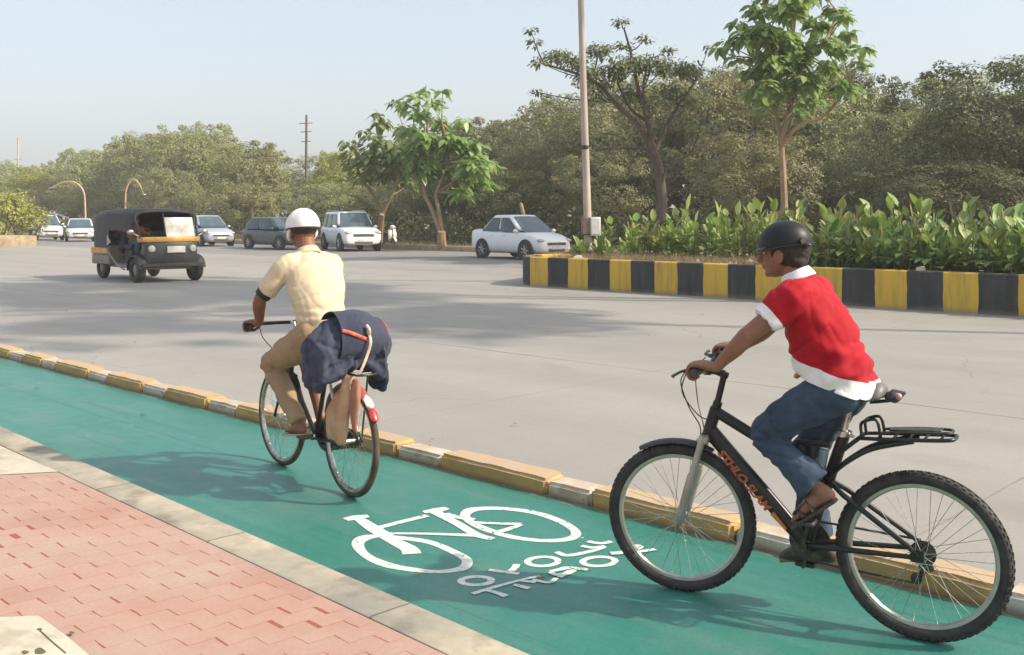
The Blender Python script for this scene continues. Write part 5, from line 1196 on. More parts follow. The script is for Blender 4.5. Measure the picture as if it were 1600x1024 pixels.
mb.limb([hL + V((-.02, 0, .01)), hL.lerp(kL, .5), kL.lerp(hL, .1), kL + V((-.01, 0, -.012)), kL.lerp(aL, .3)], [(.10, .11), (.090, .098), (.075, .078), (.070, .070), (.063, .066)], 20, 5, up=(0, 1, 0)); mb.limb([kL, kL.lerp(aL, .45) + V((-.008, 0, -.01)), aL + V((.01, 0, .015))], [(.066, .068), (.058, .062), (.047, .05)], 20, 5, up=(0, 1, 0), ends=(1, .08))
mb.limb([hR + V((-.02, 0, .01)), hR.lerp(kR, .5), kR.lerp(hR, .1), kR + V((-.01, 0, -.012)), kR.lerp(aR, .28)], [(.10, .11), (.090, .098), (.075, .078), (.072, .072), (.07, .075)], 20, 5, up=(0, 1, 0), ends=(1, .1))
bm = remesh(mb, .0075, 4)
def trou_w(p):
    f = sstep(.24, .05, min((p - kL).length, (p - kR).length)); return .008 - .012 * (.3 + f) * ridge(V((p.x * 8 + p.z * 9, p.y * 5, p.z * 9 - p.x * 7))) - .006 * ridge(V((p.x * 5, p.y * 9, p.z * 6 - p.x * 5))) + .006 * noise.noise(V((p.x * 10, p.y * 9, p.z * 12))) + .007 * f * noise.noise(V((p.x * 28 + p.z * 14, p.y * 10, p.z * 26))) + .003 * noise.noise(p * 24)
wrinkle(bm, trou_w); bm_build(bm, 'trousers', M_kht, MAN)
m = MB(); m.ell(hm + V((-.016, 0, .018)), (.099, .086, .085)); m.ell(hm + V((-.05, 0, .0)), (.056, .068, .035)); bm = remesh(m, .006, 3); bm_build(bm, 'hair', M_hair, MAN)
m, Mr = helmet_shell(hm + V((.0, 0, .026)), (.128, .110, .112), R(-9), .10)
for v in m.bm.verts:                                              # shallow ribs in the shell
    a = math.atan2(v.co.y, v.co.x - hm.x); v.co += (v.co - hm).normalized() * (.003 * cos(6 * a) * sstep(1.63, 1.72, v.co.z) * -1)
HW = m.build('helmet', M_helmw, MAN); hcc = hm + V((.0, 0, .026))
m = MB(); m.tube([hcc + Mr @ V((.126 * cos(a), .108 * sin(a), -.026)) for a in arc], [(.003, .008)] * 40, 8, closed=True, up=(0, 0, 1)); m.build('rim_band', M_plast, HW)
m = MB(); vis = []
for i in range(13):
    a = lerp(-1.0, 1.0, i / 12); k = cos(a * 1.4) ** .7 if abs(a) < .99 else .05; inner = V((.118 * cos(a), .102 * sin(a), -.012)); outer = V(((.128 + .03 * k) * cos(a * .9), (.112 + .01 * k) * sin(a), -.024)); vis.append([hcc + Mr @ q for q in (inner + V((0, 0, .005)), outer + V((0, 0, .004)), outer, inner - V((0, 0, .005)))])
m.loft(vis); m.build('visor', M_helmw, HW)
m = MB()
for s in (1,): m.limb([hm + V((.0, .094, -.0)), hm + V((.012, .096, -.035)), hm + V((.03, .082, -.07))], [(.012, .006), (.016, .007), (.012, .005)], 10, 4)
m.build('ear_flap', M_whc, HW)
m = MB(); m.limb([hm + V((.0, -.094, -.0)), hm + V((.012, -.096, -.035)), hm + V((.03, -.082, -.07))], [(.012, .006), (.016, .007), (.012, .005)], 10, 4); m.build('ear_flap', M_whc, HW)
M_sole = pm('pale_rubber_sole', (.42, .38, .32), .7, col2=(.3, .26, .2))
sole(fL, .045, -.02, 1.02, .014, M_sole, 'sandal', MAN, False); sole(fR, .045, -.02, 1.02, .014, M_sole, 'sandal', MAN, False)
# ------------------------------------------------------------------ vehicles
def paint(name, c, rough=.22, metal=0):
    t = NT(name); vec = t.coord(); n1 = t.noise(vec, 2.2, 5); z = t.sep(vec)[2]
    d = t.ramp(t.math('ADD', z, t.math('MULTIPLY', n1, .35)), [(.3, 1), (.75, 0)])
    t.set(col=t.mix(t.math('MULTIPLY', d, .45), c, (.30, .25, .19)), rough=t.math('MULTIPLY_ADD', n1, .15, rough), metal=metal, coat=.6); return t.m
CW = paint('white_car_paint', (.80, .80, .80)); CS = paint('silver_car_paint', (.42, .45, .50), .3, .3); CT = paint('teal_car_paint', (.030, .060, .065)); CG = paint('grey_white_car_paint', (.58, .60, .62))
M_glass = pm('tinted_glass', (.012, .022, .028), .08, col2=(.03, .05, .06), scale=1.5, spec=.8); M_gl2 = pm('windscreen_glass', (.045, .075, .095), .08, col2=(.09, .13, .15), scale=1.2, spec=.8)
M_lamp = pm('headlamp_lens', (.62, .60, .55), .1, col2=(.35, .35, .34), scale=18, coat=.8); M_grille = pm('dark_grille', (.05, .045, .035), .45, col2=(.18, .16, .13), scale=14); M_plate = pm('number_plate_white', (.70, .69, .64), .5); M_ctyre = pm('car_tyre', (.02, .019, .018), .8, col2=(.05, .045, .04))
def car(label, px, py, hx, hy, L, Wd, Ht, body_m, style, glass_side=M_glass, name='parked_car', z=None):
    Y0 = F_ * (H - .2) / (py - HZ); p = V(((px - 800) / F_ * Y0, Y0, 0)); p.z = rise(sn(p)[1]) if z is None else z
    root = empty(name, p, math.atan2(hy, hx), label, 'car'); w_ = Wd / 2; suv = style == 'suv'
    belt = Ht * (.58 if suv else .60); wr = Ht * (.205 if suv else .205); sill = .2
    # lower body stations: x, hood height, half-width factor, lower edge
    if style == 'sedan': S = [(-L / 2, .60, .80, .38), (-L / 2 + .06, .66, .92, .3), (-L * .44, .66, .985, .24), (-L * .30, .67, 1, sill), (-.1, .62, 1, sill), (L * .18, .615, 1, sill), (L * .30, .60, .99, sill), (L * .42, .53, .95, .22), (L / 2 - .06, .44, .84, .24), (L / 2, .36, .7, .3)]
    elif suv: S = [(-L / 2, .60, .85, .45), (-L / 2 + .06, .64, .95, .36), (-L * .40, .62, 1, .28), (0, .60, 1, .26), (L * .2, .60, 1, .26), (L * .34, .585, .99, .26), (L * .43, .55, .97, .28), (L / 2 - .05, .48, .9, .28), (L / 2, .40, .80, .34)]
    else: S = [(-L / 2, .52, .82, .36), (-L / 2 + .08, .62, .93, .3), (-L * .36, .63, .99, .22), (0, .61, 1, sill), (L * .2, .60, 1, sill), (L * .36, .56, .98, .2), (L / 2 - .08, .46, .88, .22), (L / 2, .36, .74, .3)]
    m = MB(); rings = []
    for x, hf, wf, zb in S:
        zt = Ht * hf; w = w_ * wf; half = [(w * .80, zb), (w * .95, zb + .07), (w, lerp(zb, zt, .42)), (w * .985, lerp(zb, zt, .72)), (w * .955, zt - .05), (w * .86, zt - .005), (w * .5, zt + .028)]
        rings.append([V((x, y, z)) for y, z in half] + [V((x, -y, z)) for y, z in half[::-1]])
    m.loft(rings)
    xr0, xf0, xr1, xf1 = {'sedan': (-L * .37, L * .27, -L * .20, L * .06), 'suv': (-L * .475, L * .25, -L * .43, L * .10), 'hatch': (-L * .46, L * .27, -L * .34, L * .08)}[style]
    zb, zt = belt, Ht - .045; wb_, wt_ = w_ * .945, w_ * .76
    def cab(q, k=0):
        x0, x1, w = lerp(xr0, xr1, q) - k, lerp(xf0, xf1, q) + k, lerp(wb_, wt_, q) + k; z = lerp(zb, zt, q); rr = .16; pts = []
        for cx, cy, a0 in ((x1 - rr, w - rr, 0), (x0 + rr, w - rr, 90), (x0 + rr, -w + rr, 180), (x1 - rr, -w + rr, 270)):
            for j in range(4): a = R(a0 + j * 30); pts.append(V((cx + rr * cos(a), cy + rr * sin(a), z)))
        return pts
    rr_ = [cab(0), cab(.35), cab(.7), cab(1)]; top = cab(1); c_ = sum(top, V()) / len(top)
    for s_, dz in ((.93, .028), (.7, .043), (.3, .048)): rr_.append([c_ + (q - c_) * s_ + V((0, 0, dz)) for q in top])
    m.loft(rr_); body = m.build('body', body_m, root, angle=180); sm_ = body.modifiers.new('round', 'SUBSURF'); sm_.levels = sm_.render_levels = 2
    def pane(nm, quad, off, mat):
        a, b, c2, d = [V(q) for q in quad]; n_ = (b - a).cross(d - a).normalized(); n_ = n_ if n_.dot(V(off)) > 0 else -n_; g = MB(); gr = []
        for i in range(5):
            row = []
            for j in range(5):
                u, v_ = i / 4, j / 4; q = a.lerp(b, u).lerp(d.lerp(c2, u), v_); row.append(g.v(q + n_ * (.008 + .016 * (1 - (2 * u - 1) ** 2))))
            gr.append(row)
        for i in range(4):
            for j in range(4): g.f([gr[i][j], gr[i + 1][j], gr[i + 1][j + 1], gr[i][j + 1]])
        return g.build(nm, mat, root)
    f = lambda q, s: V((lerp(xf0, xf1, q), s * (lerp(wb_, wt_, q) - .10), lerp(zb, zt, q))); r_ = lambda q, s: V((lerp(xr0, xr1, q), s * (lerp(wb_, wt_, q) - .10), lerp(zb, zt, q)))
    pane('windscreen', (f(.04, 1), f(.04, -1), f(.95, -1), f(.95, 1)), (1, 0, .5), M_gl2); pane('rear_window', (r_(.12, 1), r_(.12, -1), r_(.92, -1), r_(.92, 1)), (-1, 0, .5), M_glass)
    for s in (1, -1):
        def sd(u, q): return V((lerp(lerp(xr0, xr1, q) + .13, lerp(xf0, xf1, q) - .13, u), s * lerp(wb_, wt_, q), lerp(zb, zt, q)))
        cuts = ((.03, .47), (.51, .97)) if style != 'suv' else ((.03, .27), (.30, .61), (.64, .97))
        for u0, u1 in cuts: pane('side_window', (sd(u0, .06), sd(u1, .06), sd(u1, .88), sd(u0, .88)), (0, s, .2), glass_side)
    for xx in (-L * .30, L * .315):
        for s in (1, -1):
            m = MB(); m.lathe([(.02, 0), (wr * 1.2, 0), (wr * 1.24, .012), (wr * 1.16, .016)], (xx, s * (w_ * .985), wr), (V((1, 0, 0)), V((0, 0, 1)), V((0, s, 0))), 24); m.build('wheel_arch', M_ctyre, body)
            m = MB(); m.lathe([(wr * .55, -.16), (wr * .95, -.15), (wr, -.11), (wr, -.03), (wr * .94, .018), (wr * .68, .022), (wr * .62, .004)], (0, 0, 0), (V((1, 0, 0)), V((0, 0, 1)), V((0, s, 0))), 28); wh = m.build('wheel', M_ctyre, root); wh.location = (xx, s * w_ * .985, wr)
            m = MB(); m.lathe([(.01, .016), (wr * .14, .018), (wr * .18, .004), (wr * .60, .006), (wr * .66, .018), (wr * .68, .010)], (0, 0, 0), (V((1, 0, 0)), V((0, 0, 1)), V((0, s, 0))), 24)
            for k in range(7): a = 2 * PI * k / 7; m.tube([V((wr * .12 * cos(a), s * .016, wr * .12 * sin(a))), V((wr * .6 * cos(a), s * .016, wr * .6 * sin(a)))], wr * .075, 6)
            m.build('rim', M_alu, wh)
    for s in (1, -1):
        m = MB(); hz_ = Ht * (.47 if suv else .43); m.ell((L / 2 - (.13 if suv else .17), s * w_ * .72, hz_), (.14, w_ * .20, .075 if not suv else .085), Matrix.Rotation(s * -.45, 3, 'Z')); m.build('headlight', M_lamp, root)
        m = MB(); m.ell((-L / 2 + .07, s * w_ * .80, Ht * .50), (.09, w_ * .13, .10 if not suv else .16)); m.build('tail_light', M_redref, root)
        m = MB(); q = V((xf0 - .28, s * (w_ + .06), belt + .06)); m.ell(q, (.07, .09, .065)); m.tube([q, q - V((0, s * .12, .04))], .025, 6); m.build('door_mirror', body_m, root)
        for u in ((.02, -.16) if style != 'suv' else (.06, -.16)): m = MB(); m.box((L * u, s * (w_ * .985 + .005), belt - .10), (.16, .03, .028), bev=.008); m.build('door_handle', body_m, root)
    m = MB(); gz = Ht * (.40 if suv else .36); m.box((L / 2 - .045, 0, gz), (.10, w_ * 1.05, .13 if suv else .08), bev=.02)
    for k in range(3): m.box((L / 2 + .004, 0, gz - .04 + k * .04), (.02, w_ * .98, .012))
    m.build('grille', M_grille, root); m = MB(); m.box((L / 2 - .03, 0, Ht * .22), (.09, w_ * .9, .10), bev=.02); m.build('air_intake', M_grille, root)
    m = MB(); m.box((L / 2 + .012, 0, Ht * .275), (.02, .44, .11), bev=.004); m.build('number_plate', M_plate, root)
    if suv:
        for s in (1, -1): m = MB(); m.tube([V((xr1 + .1, s * wt_ * .9, Ht + .0)), V((xr1 + .15, s * wt_ * .9, Ht + .035)), V((xf1 - .2, s * wt_ * .9, Ht + .035)), V((xf1 - .1, s * wt_ * .9, Ht))], .018, 6); m.build('roof_rail', M_alu, root)
    return root
car('white sedan with dark side windows passing the tip of the striped median', 813, 404, .62, -.78, 4.1, 1.68, 1.60, CW, 'sedan', name='moving_car')
car('large white sport utility car beside the white helmet, facing the junction', 547, 391, .42, -.91, 4.4, 1.82, 1.78, CW, 'suv', name='moving_car')
car('silver grey car half hidden behind the auto rickshaws', 322, 384, .62, -.78, 4.1, 1.72, 1.62, CS, 'hatch', name='moving_car')
car('dark teal car partly hidden by the shoulder of the man in khaki', 434, 389, .75, -.66, 4.0, 1.68, 1.52, CT, 'hatch', name='moving_car')
car('white hatchback coming up beside the bushes of the tan planter', 72, 375, .55, -.83, 4.0, 1.7, 1.66, CG, 'hatch', name='moving_car')
car('pale silver car at the back of the far traffic left of the rickshaws', 125, 377, .40, -.92, 3.9, 1.7, 1.44, CG, 'hatch', name='moving_car')

# hooded open taxi
M_hood = pm('black_canvas_hood', (.018, .017, .018), .6, col2=(.035, .033, .033), scale=5, bump=.5, bscale=20); M_ryel = pm('taxi_yellow', (.62, .36, .06), .4, col2=(.48, .26, .05), scale=5); M_rgrey = pm('taxi_grey', (.30, .26, .21), .6, col2=(.2, .17, .14)); M_rdark = pm('taxi_dark_green', (.022, .028, .027), .45, col2=(.04, .045, .042)); M_vinyl = pm('clear_vinyl', (.20, .20, .19), .25, col2=(.42, .40, .36))
def rick_wheel(root, x, y, r=.235, w=.1):
    m = MB(); m.lathe([(r * .5, -w / 2), (r * .9, -w / 2), (r, -w * .3), (r, w * .3), (r * .9, w / 2), (r * .5, w / 2)], (0, 0, 0), 'y', 26, closed=True); wh = m.build('wheel', M_ctyre, root); wh.location = (x, y, r)
    m = MB(); m.lathe([(.02, -w * .45), (r * .2, -w * .45), (r * .54, -w * .2), (r * .54, w * .2), (r * .2, w * .45), (.02, w * .45)], (0, 0, 0), 'y', 20); m.build('rim', M_rgrey, wh)
def hooded_taxi(label, px, py, hx, hy):
    Y0 = F_ * H / (py - HZ); root = empty('hooded_taxi', ((px - 800) / F_ * Y0, Y0, -.005), math.atan2(hy, hx), label, 'open taxi'); w = .76; root.scale = (1.22, 1.12, 1.08)
    def arch(x, w, zt, zb, rr=.24):
        pts = [V((x, w, zb))]
        for j in range(6): a = R(90 * j / 5); pts.append(V((x, w - rr + rr * cos(a), zt - rr + rr * sin(a))))
        return pts + [V((q.x, -q.y, q.z)) for q in pts[::-1]]
    m = MB(); R1 = [arch(-1.52, .62, 1.40, .80), arch(-1.46, .72, 1.64, .80), arch(-1.25, w, 1.76, .80), arch(-.55, w, 1.80, .80), arch(-.42, w, 1.80, .92)]; v1 = [[m.v(q) for q in r_] for r_ in R1]
    for i in range(4):
        for j in range(len(R1[0]) - 1): m.f([v1[i][j], v1[i][j + 1], v1[i + 1][j + 1], v1[i + 1][j]])
    m.f(v1[0])
    Rr = [arch(x, ww, z, z - .14) for x, ww, z in ((-.42, w, 1.80), (.3, w - .01, 1.81), (.95, w - .03, 1.78), (1.02, w - .06, 1.72))]; v2 = [[m.v(q) for q in r_] for r_ in Rr]
    for i in range(3):
        for j in range(len(Rr[0]) - 1): m.f([v2[i][j], v2[i][j + 1], v2[i + 1][j + 1], v2[i + 1][j]])
    bmesh.ops.recalc_face_normals(m.bm, faces=m.bm.faces[:]); bmesh.ops.solidify(m.bm, geom=m.bm.faces[:], thickness=.025)
    for v in m.bm.verts: v.co += V((0, noise.noise(v.co * 3) * .012, noise.noise(v.co * 2.3) * .012))
    hood = m.build('hood', M_hood, root, angle=50); m = MB(); m.box((-1.52, 0, 1.26), (.02, .72, .30), bev=.006); m.build('rear_window', M_vinyl, hood)
    m = MB(); m.box((-1.02, 0, .72), (1.06, 2 * w + .02, .18), bev=.03); m.build('yellow_band', M_ryel, root)
    m = MB(); m.box((-1.02, 0, .50), (1.04, 2 * w - .02, .26), bev=.03); m.box((.0, 0, .36), (2.6, 1.2, .10), bev=.02); m.box((-.50, 0, .62), (.06, 2 * w - .04, .5), bev=.02); m.build('body', M_rgrey, root, angle=30)
    m = MB(); m.box((1.28, 0, .70), (.30, 1.26, .56), bev=.05, seg=2); m.box((.95, 0, .55), (.5, 1.0, .5), bev=.04)
    m.build('front_panel', M_rdark, root, angle=40)
    m = MB(); m.box((1.24, 0, 1.04), (.34, 1.40, .13), bev=.03, seg=2); m.build('dash_panel', M_ryel, root)
    m = MB(); m.box((1.15, .30, 1.34), (.02, .70, .50), Matrix.Rotation(-.3, 3, 'Y'), bev=.004); m.build('windscreen', M_vinyl, root)
    m = MB(); m.tube(smooth_path([(1.24, .70, 1.08), (1.15, .71, 1.36), (1.04, .69, 1.66), (1.02, 0, 1.73), (1.04, -.69, 1.66), (1.15, -.71, 1.36), (1.24, -.70, 1.08)], 4), .028, 8); m.tube([V((1.24, -.07, 1.08)), V((1.06, -.07, 1.68))], .016, 6); m.build('windscreen_frame', M_hood, root)
    for s in (1, -1):
        m = MB(); m.lathe([(.02, .045), (.075, .035), (.09, 0), (.05, -.06)], (1.43, s * .50, .82), 'x', 18); m.build('headlight', M_lamp, root)
        m = MB(); q = V((1.22, s * .90, 1.22)); m.ell(q, (.035, .085, .07)); m.tube([q, V((1.24, s * .68, 1.10))], .013, 6); m.build('mirror', M_chr, root)
        m = MB(); m.ell((-1.55, s * .6, .62), (.03, .06, .05)); m.build('tail_light', M_redref, root)
        rick_wheel(root, -1.05, s * .64, .29, .14); rick_wheel(root, 1.12, s * .70, .31, .17)
        m = MB(); rings = []
        for i in range(11):
            a = lerp(R(5), R(185), i / 10); rings.append([V((1.12 + (.36 + k) * cos(a), s * .70 + y, .31 + (.36 + k) * sin(a))) for y, k in ((-.12, -.03), (-.08, 0), (.08, 0), (.12, -.03), (.08, -.014), (-.08, -.014))])
        m.loft(rings); m.build('mudguard', M_hood, root)
    m = MB(); m.box((-.9, 0, .92), (.7, 1.3, .14), bev=.04); m.box((-1.3, 0, 1.15), (.12, 1.3, .5), bev=.04); m.box((.25, 0, .84), (.45, 1.2, .14), bev=.04); m.box((.0, 0, 1.05), (.10, 1.2, .4), bev=.04); m.box((.25, 0, .6), (.4, 1.1, .36), bev=.02); m.build('seat', M_hood, root)
    m = MB(); m.torus((0, 0, 0), .19, .015, 'x', 28, 8); sw = m.build('steering_wheel', M_plast, root); sw.location = (.86, -.42, 1.16); sw.rotation_euler = (0, -.6, 0)
    m = MB(); m.box((1.455, .08, .80), (.02, .44, .16), bev=.004); m.build('number_plate', M_plate, root); m = MB(); m.box((1.47, 0, .42), (.07, 1.5, .10), bev=.02); m.build('bumper', M_steel, root)
    m = MB(); m.tube(smooth_path([(-.46, -.79, .80), (-.2, -.80, .62), (.2, -.80, .40), (.62, -.80, .30)], 4), .022, 8); m.build('side_rail', M_rgrey, root)
    m = MB(); m.poly([V((-.46, -.785, 1.15)), V((-.44, -.80, .86)), V((-.14, -.82, .95))]); m.bm.faces.ensure_lookup_table(); bmesh.ops.solidify(m.bm, geom=m.bm.faces[:], thickness=.008); m.build('side_flap', M_whc, root)
    return root
ra = hooded_taxi('dark open sided taxi with black hood and yellow dash panel crossing the road', 229, 436, .66, -.75)
def rider(name, root, base, lab, shirt_m, hairm, lean=0):
    """small seated figure as one continuous body with clothing and hair on it"""
    e = empty('person', root.matrix_basis @ V(base), root.rotation_euler.z, lab, 'person')
    mb = MB(); hd = V((.06, lean * 1.5, .66)); head(mb, hd, sc=1.0); mb.limb([V((.02, lean, .45)), V((.04, lean * 1.3, .58))], [.055, .05], 12, 3)
    mb.limb([V((0, 0, .0)), V((0, lean * .4, .22)), V((.01, lean * .9, .42))], [(.15, .10), (.14, .10), (.17, .08)], 16, 4, up=(0, 1, 0))
    for s in (1, -1):
        a = V((.01, lean + s * .18, .40)); el_ = a + V((.16, s * .07, -.20)); w = el_ + V((.22, -s * .06, .04)); mb.limb([a, el_, w], [.05, .042, .03], 12, 4); hand(mb, w + V((.06, 0, 0)), V((1, 0, 0)), V((0, s, 0)), V((0, 0, 1)), s)
        mb.limb([V((0, s * .09, .0)), V((.40, s * .11, .02)), V((.42, s * .11, -.38)), V((.54, s * .11, -.40))], [.08, .06, .045, .04], 12, 5)
    bm = remesh(mb, .008, 3); bm_build(bm, 'body', SK2, e)
    mb = MB(); mb.limb([V((0, 0, -.02)), V((0, lean * .4, .22)), V((.01, lean * .9, .42)), V((.02, lean, .46))], [(.17, .12), (.16, .12), (.18, .10), (.09, .07)], 16, 4, up=(0, 1, 0))
    for s in (1, -1): a = V((.01, lean + s * .17, .40)); mb.limb([a, a + V((.10, s * .05, -.13))], [.07, .06], 12, 4)
    bm = remesh(mb, .012, 3); wrinkle(bm, lambda p: .008 * noise.noise(p * 14)); bm_build(bm, 'shirt', shirt_m, e)
    mb = MB()
    for s in (1, -1): mb.limb([V((0, s * .09, .0)), V((.40, s * .11, .02)), V((.42, s * .11, -.30))], [.095, .075, .06], 12, 5)
    bm = remesh(mb, .012, 3); bm_build(bm, 'trousers', M_denim, e)
    mb = MB(); mb.ell(hd + V((-.012, 0, .028)), (.098, .084, .088)); mb.ell(hd + V((-.045, 0, -.02)), (.055, .068, .06)); bm = remesh(mb, .009, 2); bm_build(bm, 'hair', hairm, e)
bpy.context.view_layer.update()
M_or = cloth('rust_shirt_cloth', (.45, .14, .05), (.36, .10, .04)); M_gr = cloth('grey_shirt_cloth', (.20, .22, .26), (.14, .15, .18))
rider('driver', ra, (.32, -.42, .93), 'person in rust coloured shirt at the wheel of the dark open taxi', M_or, M_hair)
rider('passenger', ra, (-.75, -.35, .99), 'person in grey shirt on the back seat of the dark open taxi', M_gr, M_hair)
# small flag-like mud flap and a parked scooter by the young tree
def scooter(label, px, py, hx, hy):
    Y0 = F_ * (H - .2) / (py - HZ); p = V(((px - 800) / F_ * Y0, Y0, .2)); root = empty('parked_scooter', p, math.atan2(hy, hx), label, 'scooter')
    for x in (-.62, .62): rick_wheel(root, x, 0, .25, .1)
    m = MB(); m.limb([(-.75, 0, .55), (-.4, 0, .58), (-.1, 0, .42), (.15, 0, .30), (.38, 0, .34)], [(.10, .08), (.17, .15), (.16, .14), (.17, .06), (.18, .06)], 16, 4, up=(0, 1, 0)); bmr = remesh(m, .012, 3); bm_build(bmr, 'body', M_blk, root)
    m = MB(); m.limb([(.42, 0, .34), (.50, 0, .62), (.44, 0, .92)], [(.20, .035), (.24, .05), (.20, .05)], 18, 4, up=(0, 1, 0)); m.build('leg_shield', M_white, root)
    m = MB(); m.limb([(-.72, 0, .72), (-.35, 0, .74), (.0, 0, .70)], [(.12, .05), (.15, .06), (.11, .05)], 16, 4, up=(0, 1, 0)); m.build('seat', M_plast, root)
    m = MB(); m.tube(smooth_path([(.33, .34, 1.02), (.42, .2, 1.04), (.46, 0, 1.02), (.42, -.2, 1.04), (.33, -.34, 1.02)], 4), .018, 8); m.tube([V((.46, 0, 1.02)), V((.62, 0, .3))], .03, 8); m.build('handlebar', M_steel, root)
    m = MB(); m.ell((.50, 0, 1.02), (.09, .15, .10)); m.build('headlight_cowl', M_white, root); m = MB(); m.ell((.575, 0, 1.02), (.03, .085, .065)); m.build('headlight', M_lamp, root)
    for s in (1, -1): m = MB(); q = V((.40, s * .32, 1.22)); m.ell(q, (.02, .07, .045)); m.tube([q, V((.40, s * .26, 1.04))], .007, 6); m.build('mirror', M_plast, root)
    m = MB(); m.lathe([(.27, -.07), (.29, -.05), (.29, .05), (.27, .07)], (.62, 0, .25), 'y', 24, closed=True); bmesh.ops.bisect_plane(m.bm, geom=m.bm.verts[:] + m.bm.edges[:] + m.bm.faces[:], plane_co=(0, 0, .33), plane_no=(0, 0, -1), clear_outer=True); m.build('mudguard', M_white, root)
scooter('black scooter with white front parked beside the large white car', 606, 387, .55, -.83)

# ------------------------------------------------------------------ poles and lamps
M_pole = pm('weathered_pole', (.50, .42, .35), .6, col2=(.36, .29, .24), scale=3, stretch=(1, 1, .25), bump=.2)
pb = W(15.0, 20.35, .55); pb = V((.0735 * 26.3, 26.3, .55)); POLE = empty('street_lamp', pb, 0, 'tall weathered brown lamp post with white box rising from the planted median', 'lamp post')
m = MB(); m.tube([V((.03, 0, 0)), V((0, 0, 1.4)), V((-.09, 0, 4.2)), V((-.19, 0, 7.6)), V((-.25, 0, 10))], [.105, .10, .088, .075, .062], 18); m.tube([V((.03, 0, -.1)), V((.03, 0, .04))], .2, 16); m.build('post', M_pole, POLE)
m = MB(); m.tube(smooth_path([(-.25, 0, 9.9), (-.3, 0, 10.4), (-1.0, -.3, 10.7), (-2.1, -.8, 10.75)], 5), [.045] * 16, 10); arm = m.build('lamp_arm', M_pole, POLE); m = MB(); m.limb([(-1.95, -.73, 10.74), (-2.3, -.88, 10.74), (-2.65, -1.03, 10.73)], [(.08, .05), (.15, .07), (.11, .05)], 14, 4, up=(0, 1, 0)); m.build('lamp_head', M_alu, POLE)
m = MB(); m.box((.20, -.10, .92), (.26, .2, .48), bev=.02, seg=2); m.box((.20, -.205, .92), (.20, .012, .40), bev=.004); m.build('meter_box', M_white, POLE)
m = MB(); m.box((.0, -.03, .93), (.30, .30, .46), bev=.03); m.build('base_cover', pm('brown_cover', (.22, .15, .10), .6), POLE)
m = MB(); m.lathe([(.092, -.05), (.108, -.045), (.108, .045), (.092, .05)], (-.065, 0, 2.95), 'z', 18); m.box((-.03, -.11, 2.95), (.06, .05, .07), bev=.008); m.build('clamp', M_steel, POLE)
M_lpole = pm('tan_lamp_pole', (.60, .40, .24), .6, col2=(.48, .32, .2))  # tan pole colour with slight random tone
def curved_lamp(px, Y, ytop, ybase, arm_px, label, droop):
    b = at(px, ybase, Y); b.z = .25; e = empty('street_lamp', b, 0, label, 'lamp post'); ht = H - (ytop - HZ) * Y / F_ - b.z; dx = arm_px * Y / F_
    m = MB(); P = smooth_path([(0, 0, 0), (-.05 * (1 if dx < 0 else 0), 0, ht * .55), (-.02 + dx * .06, 0, ht * .82), (dx * .28, 0, ht * .97), (dx * .55, 0, ht), (dx * .85, 0, ht - droop * .5), (dx, 0, ht - droop)], 5); m.tube(P, [lerp(.075, .04, i / (len(P) - 1)) for i in range(len(P))], 10); m.build('post', M_lpole, e)
    q = P[-1]; m = MB(); m.limb([q + V((-dx * .04, 0, .02)), q + V((dx * .04, 0, -.02)), q + V((dx * .12, 0, -.06))], [(.06, .05), (.14, .07), (.09, .05)], 12, 4, up=(0, 1, 0)); m.build('lamp_head', M_alu, e)
curved_lamp(134, 76, 284, 372, -52, 'slim street lamp with long arm curving to the left before the far wood', .45)
curved_lamp(196, 78, 281, 372, 28, 'slim street lamp with short drooping arm, half hidden behind the rickshaws', 1.1)
m = MB(); b = at(28, 250, 125); m.tube([V((0, 0, 0)), V((0, 0, 11.2))], [.2, .08], 8); m.tube([V((-.5, 0, 8.6)), V((.5, 0, 8.6))], .04, 6); m.build('radio_mast', M_pole, None, label='thin mast standing far off above the trees at the left', cat='mast', loc=(b.x, b.y, .2))
e = empty('utility_pole', V((-.2013 * 84, 84, .2)), 0, 'dark wooden utility pole with short crossbars rising above the wood', 'utility pole')
m = MB(); m.tube([V((0, 0, 0)), V((.05, 0, 9.9))], [.13, .09], 8); m.build('post', M_bark, e)
for z, w in ((9.2, .55), (8.5, .45), (7.7, .4)): m = MB(); m.tube([V((-w, 0, z)), V((w, 0, z + .05))], .035, 6); m.build('crossbar', M_bark, e)
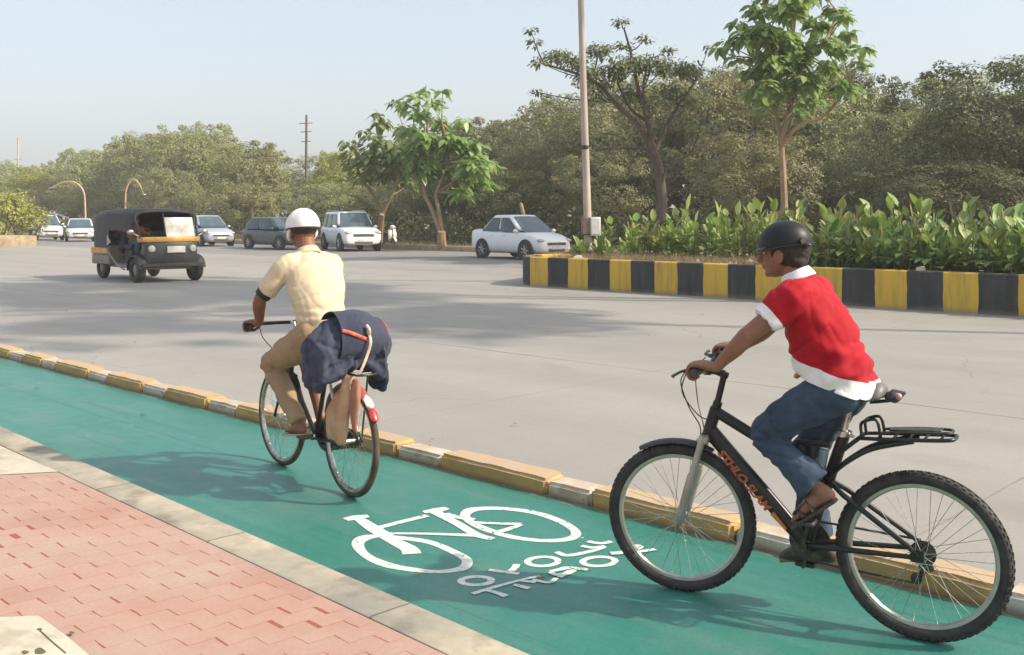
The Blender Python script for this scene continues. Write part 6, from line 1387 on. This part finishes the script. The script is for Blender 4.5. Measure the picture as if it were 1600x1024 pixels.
m = MB(); q = at(818, 338, 39.5); m.tube(smooth_path([(.12, 0, -1.5), (.06, 0, -.4), (-.02, 0, .15), (-.12, 0, .55)], 4), [.075] * 12 + [.045], 10); m.build('broken_stake', M_bark_pale, None, label='pale broken stake leaning on the verge just behind the white sedan', cat='stake', loc=(q.x, q.y, 1.72))
# unclear small object at the top of the view, modelled as a bird
M_bird = pm('brown_plumage', (.10, .06, .035), .8, col2=(.05, .035, .025), scale=30); M_birdw = pm('white_plumage', (.62, .58, .5), .8)
q = at(262, -3, 30); BD = empty('bird', q, 0, 'brown and white bird shape for an unclear object at the top edge of the sky', 'bird'); BD.rotation_euler = (.1, .1, .2)
m = MB(); m.limb([(.20, 0, .0), (.12, 0, .01), (0, 0, 0), (-.12, 0, .0), (-.24, 0, .015)], [(.016, .014), (.032, .03), (.045, .045), (.03, .026), (.04, .006)], 14, 5, up=(0, 1, 0)); m.limb([(.19, 0, 0), (.235, 0, -.005)], [.010, .003], 8, 3)
for s in (1, -1): m.limb([(.05, s * .02, .02), (.06, s * .16, .06), (.02, s * .34, .09), (-.06, s * .48, .08)], [(.07, .012), (.075, .010), (.055, .008), (.015, .004)], 12, 5, up=(1, 0, 0))
bm = remesh(m, .006, 2)
for f in bm.faces:
    c = f.calc_center_median()
    if abs(c.y) < .06 and c.z < .0 and -.1 < c.x < .14: f.material_index = 1
bm_build(bm, 'body', [M_bird, M_birdw], BD)
# litter and fallen leaves lying about the road
random.seed(77); M_leafd = pm('fallen_leaf', (.22, .13, .06), .8, col2=(.14, .09, .05))
lv = LV()
for i in range(110):
    s_, n_ = random.uniform(1, 26), random.choice((random.uniform(4.95, 18), random.uniform(17.6, 18.4), random.uniform(3.05, 4.6), random.uniform(4.9, 5.2)))
    p = W(s_, n_, .012 + rise(n_)); a = random.uniform(0, 6.28); d = V((cos(a), sin(a), .1)); L = random.uniform(.02, .06); lv.oval(p, d, V((0, 0, 1)), L, L * .5, droop=.0, fold=.4)
link('fallen_leaves', lv.mesh('fallen_leaves', M_leafd), None, kind='stuff', label='dry fallen leaves scattered over road and lane', cat='leaves')
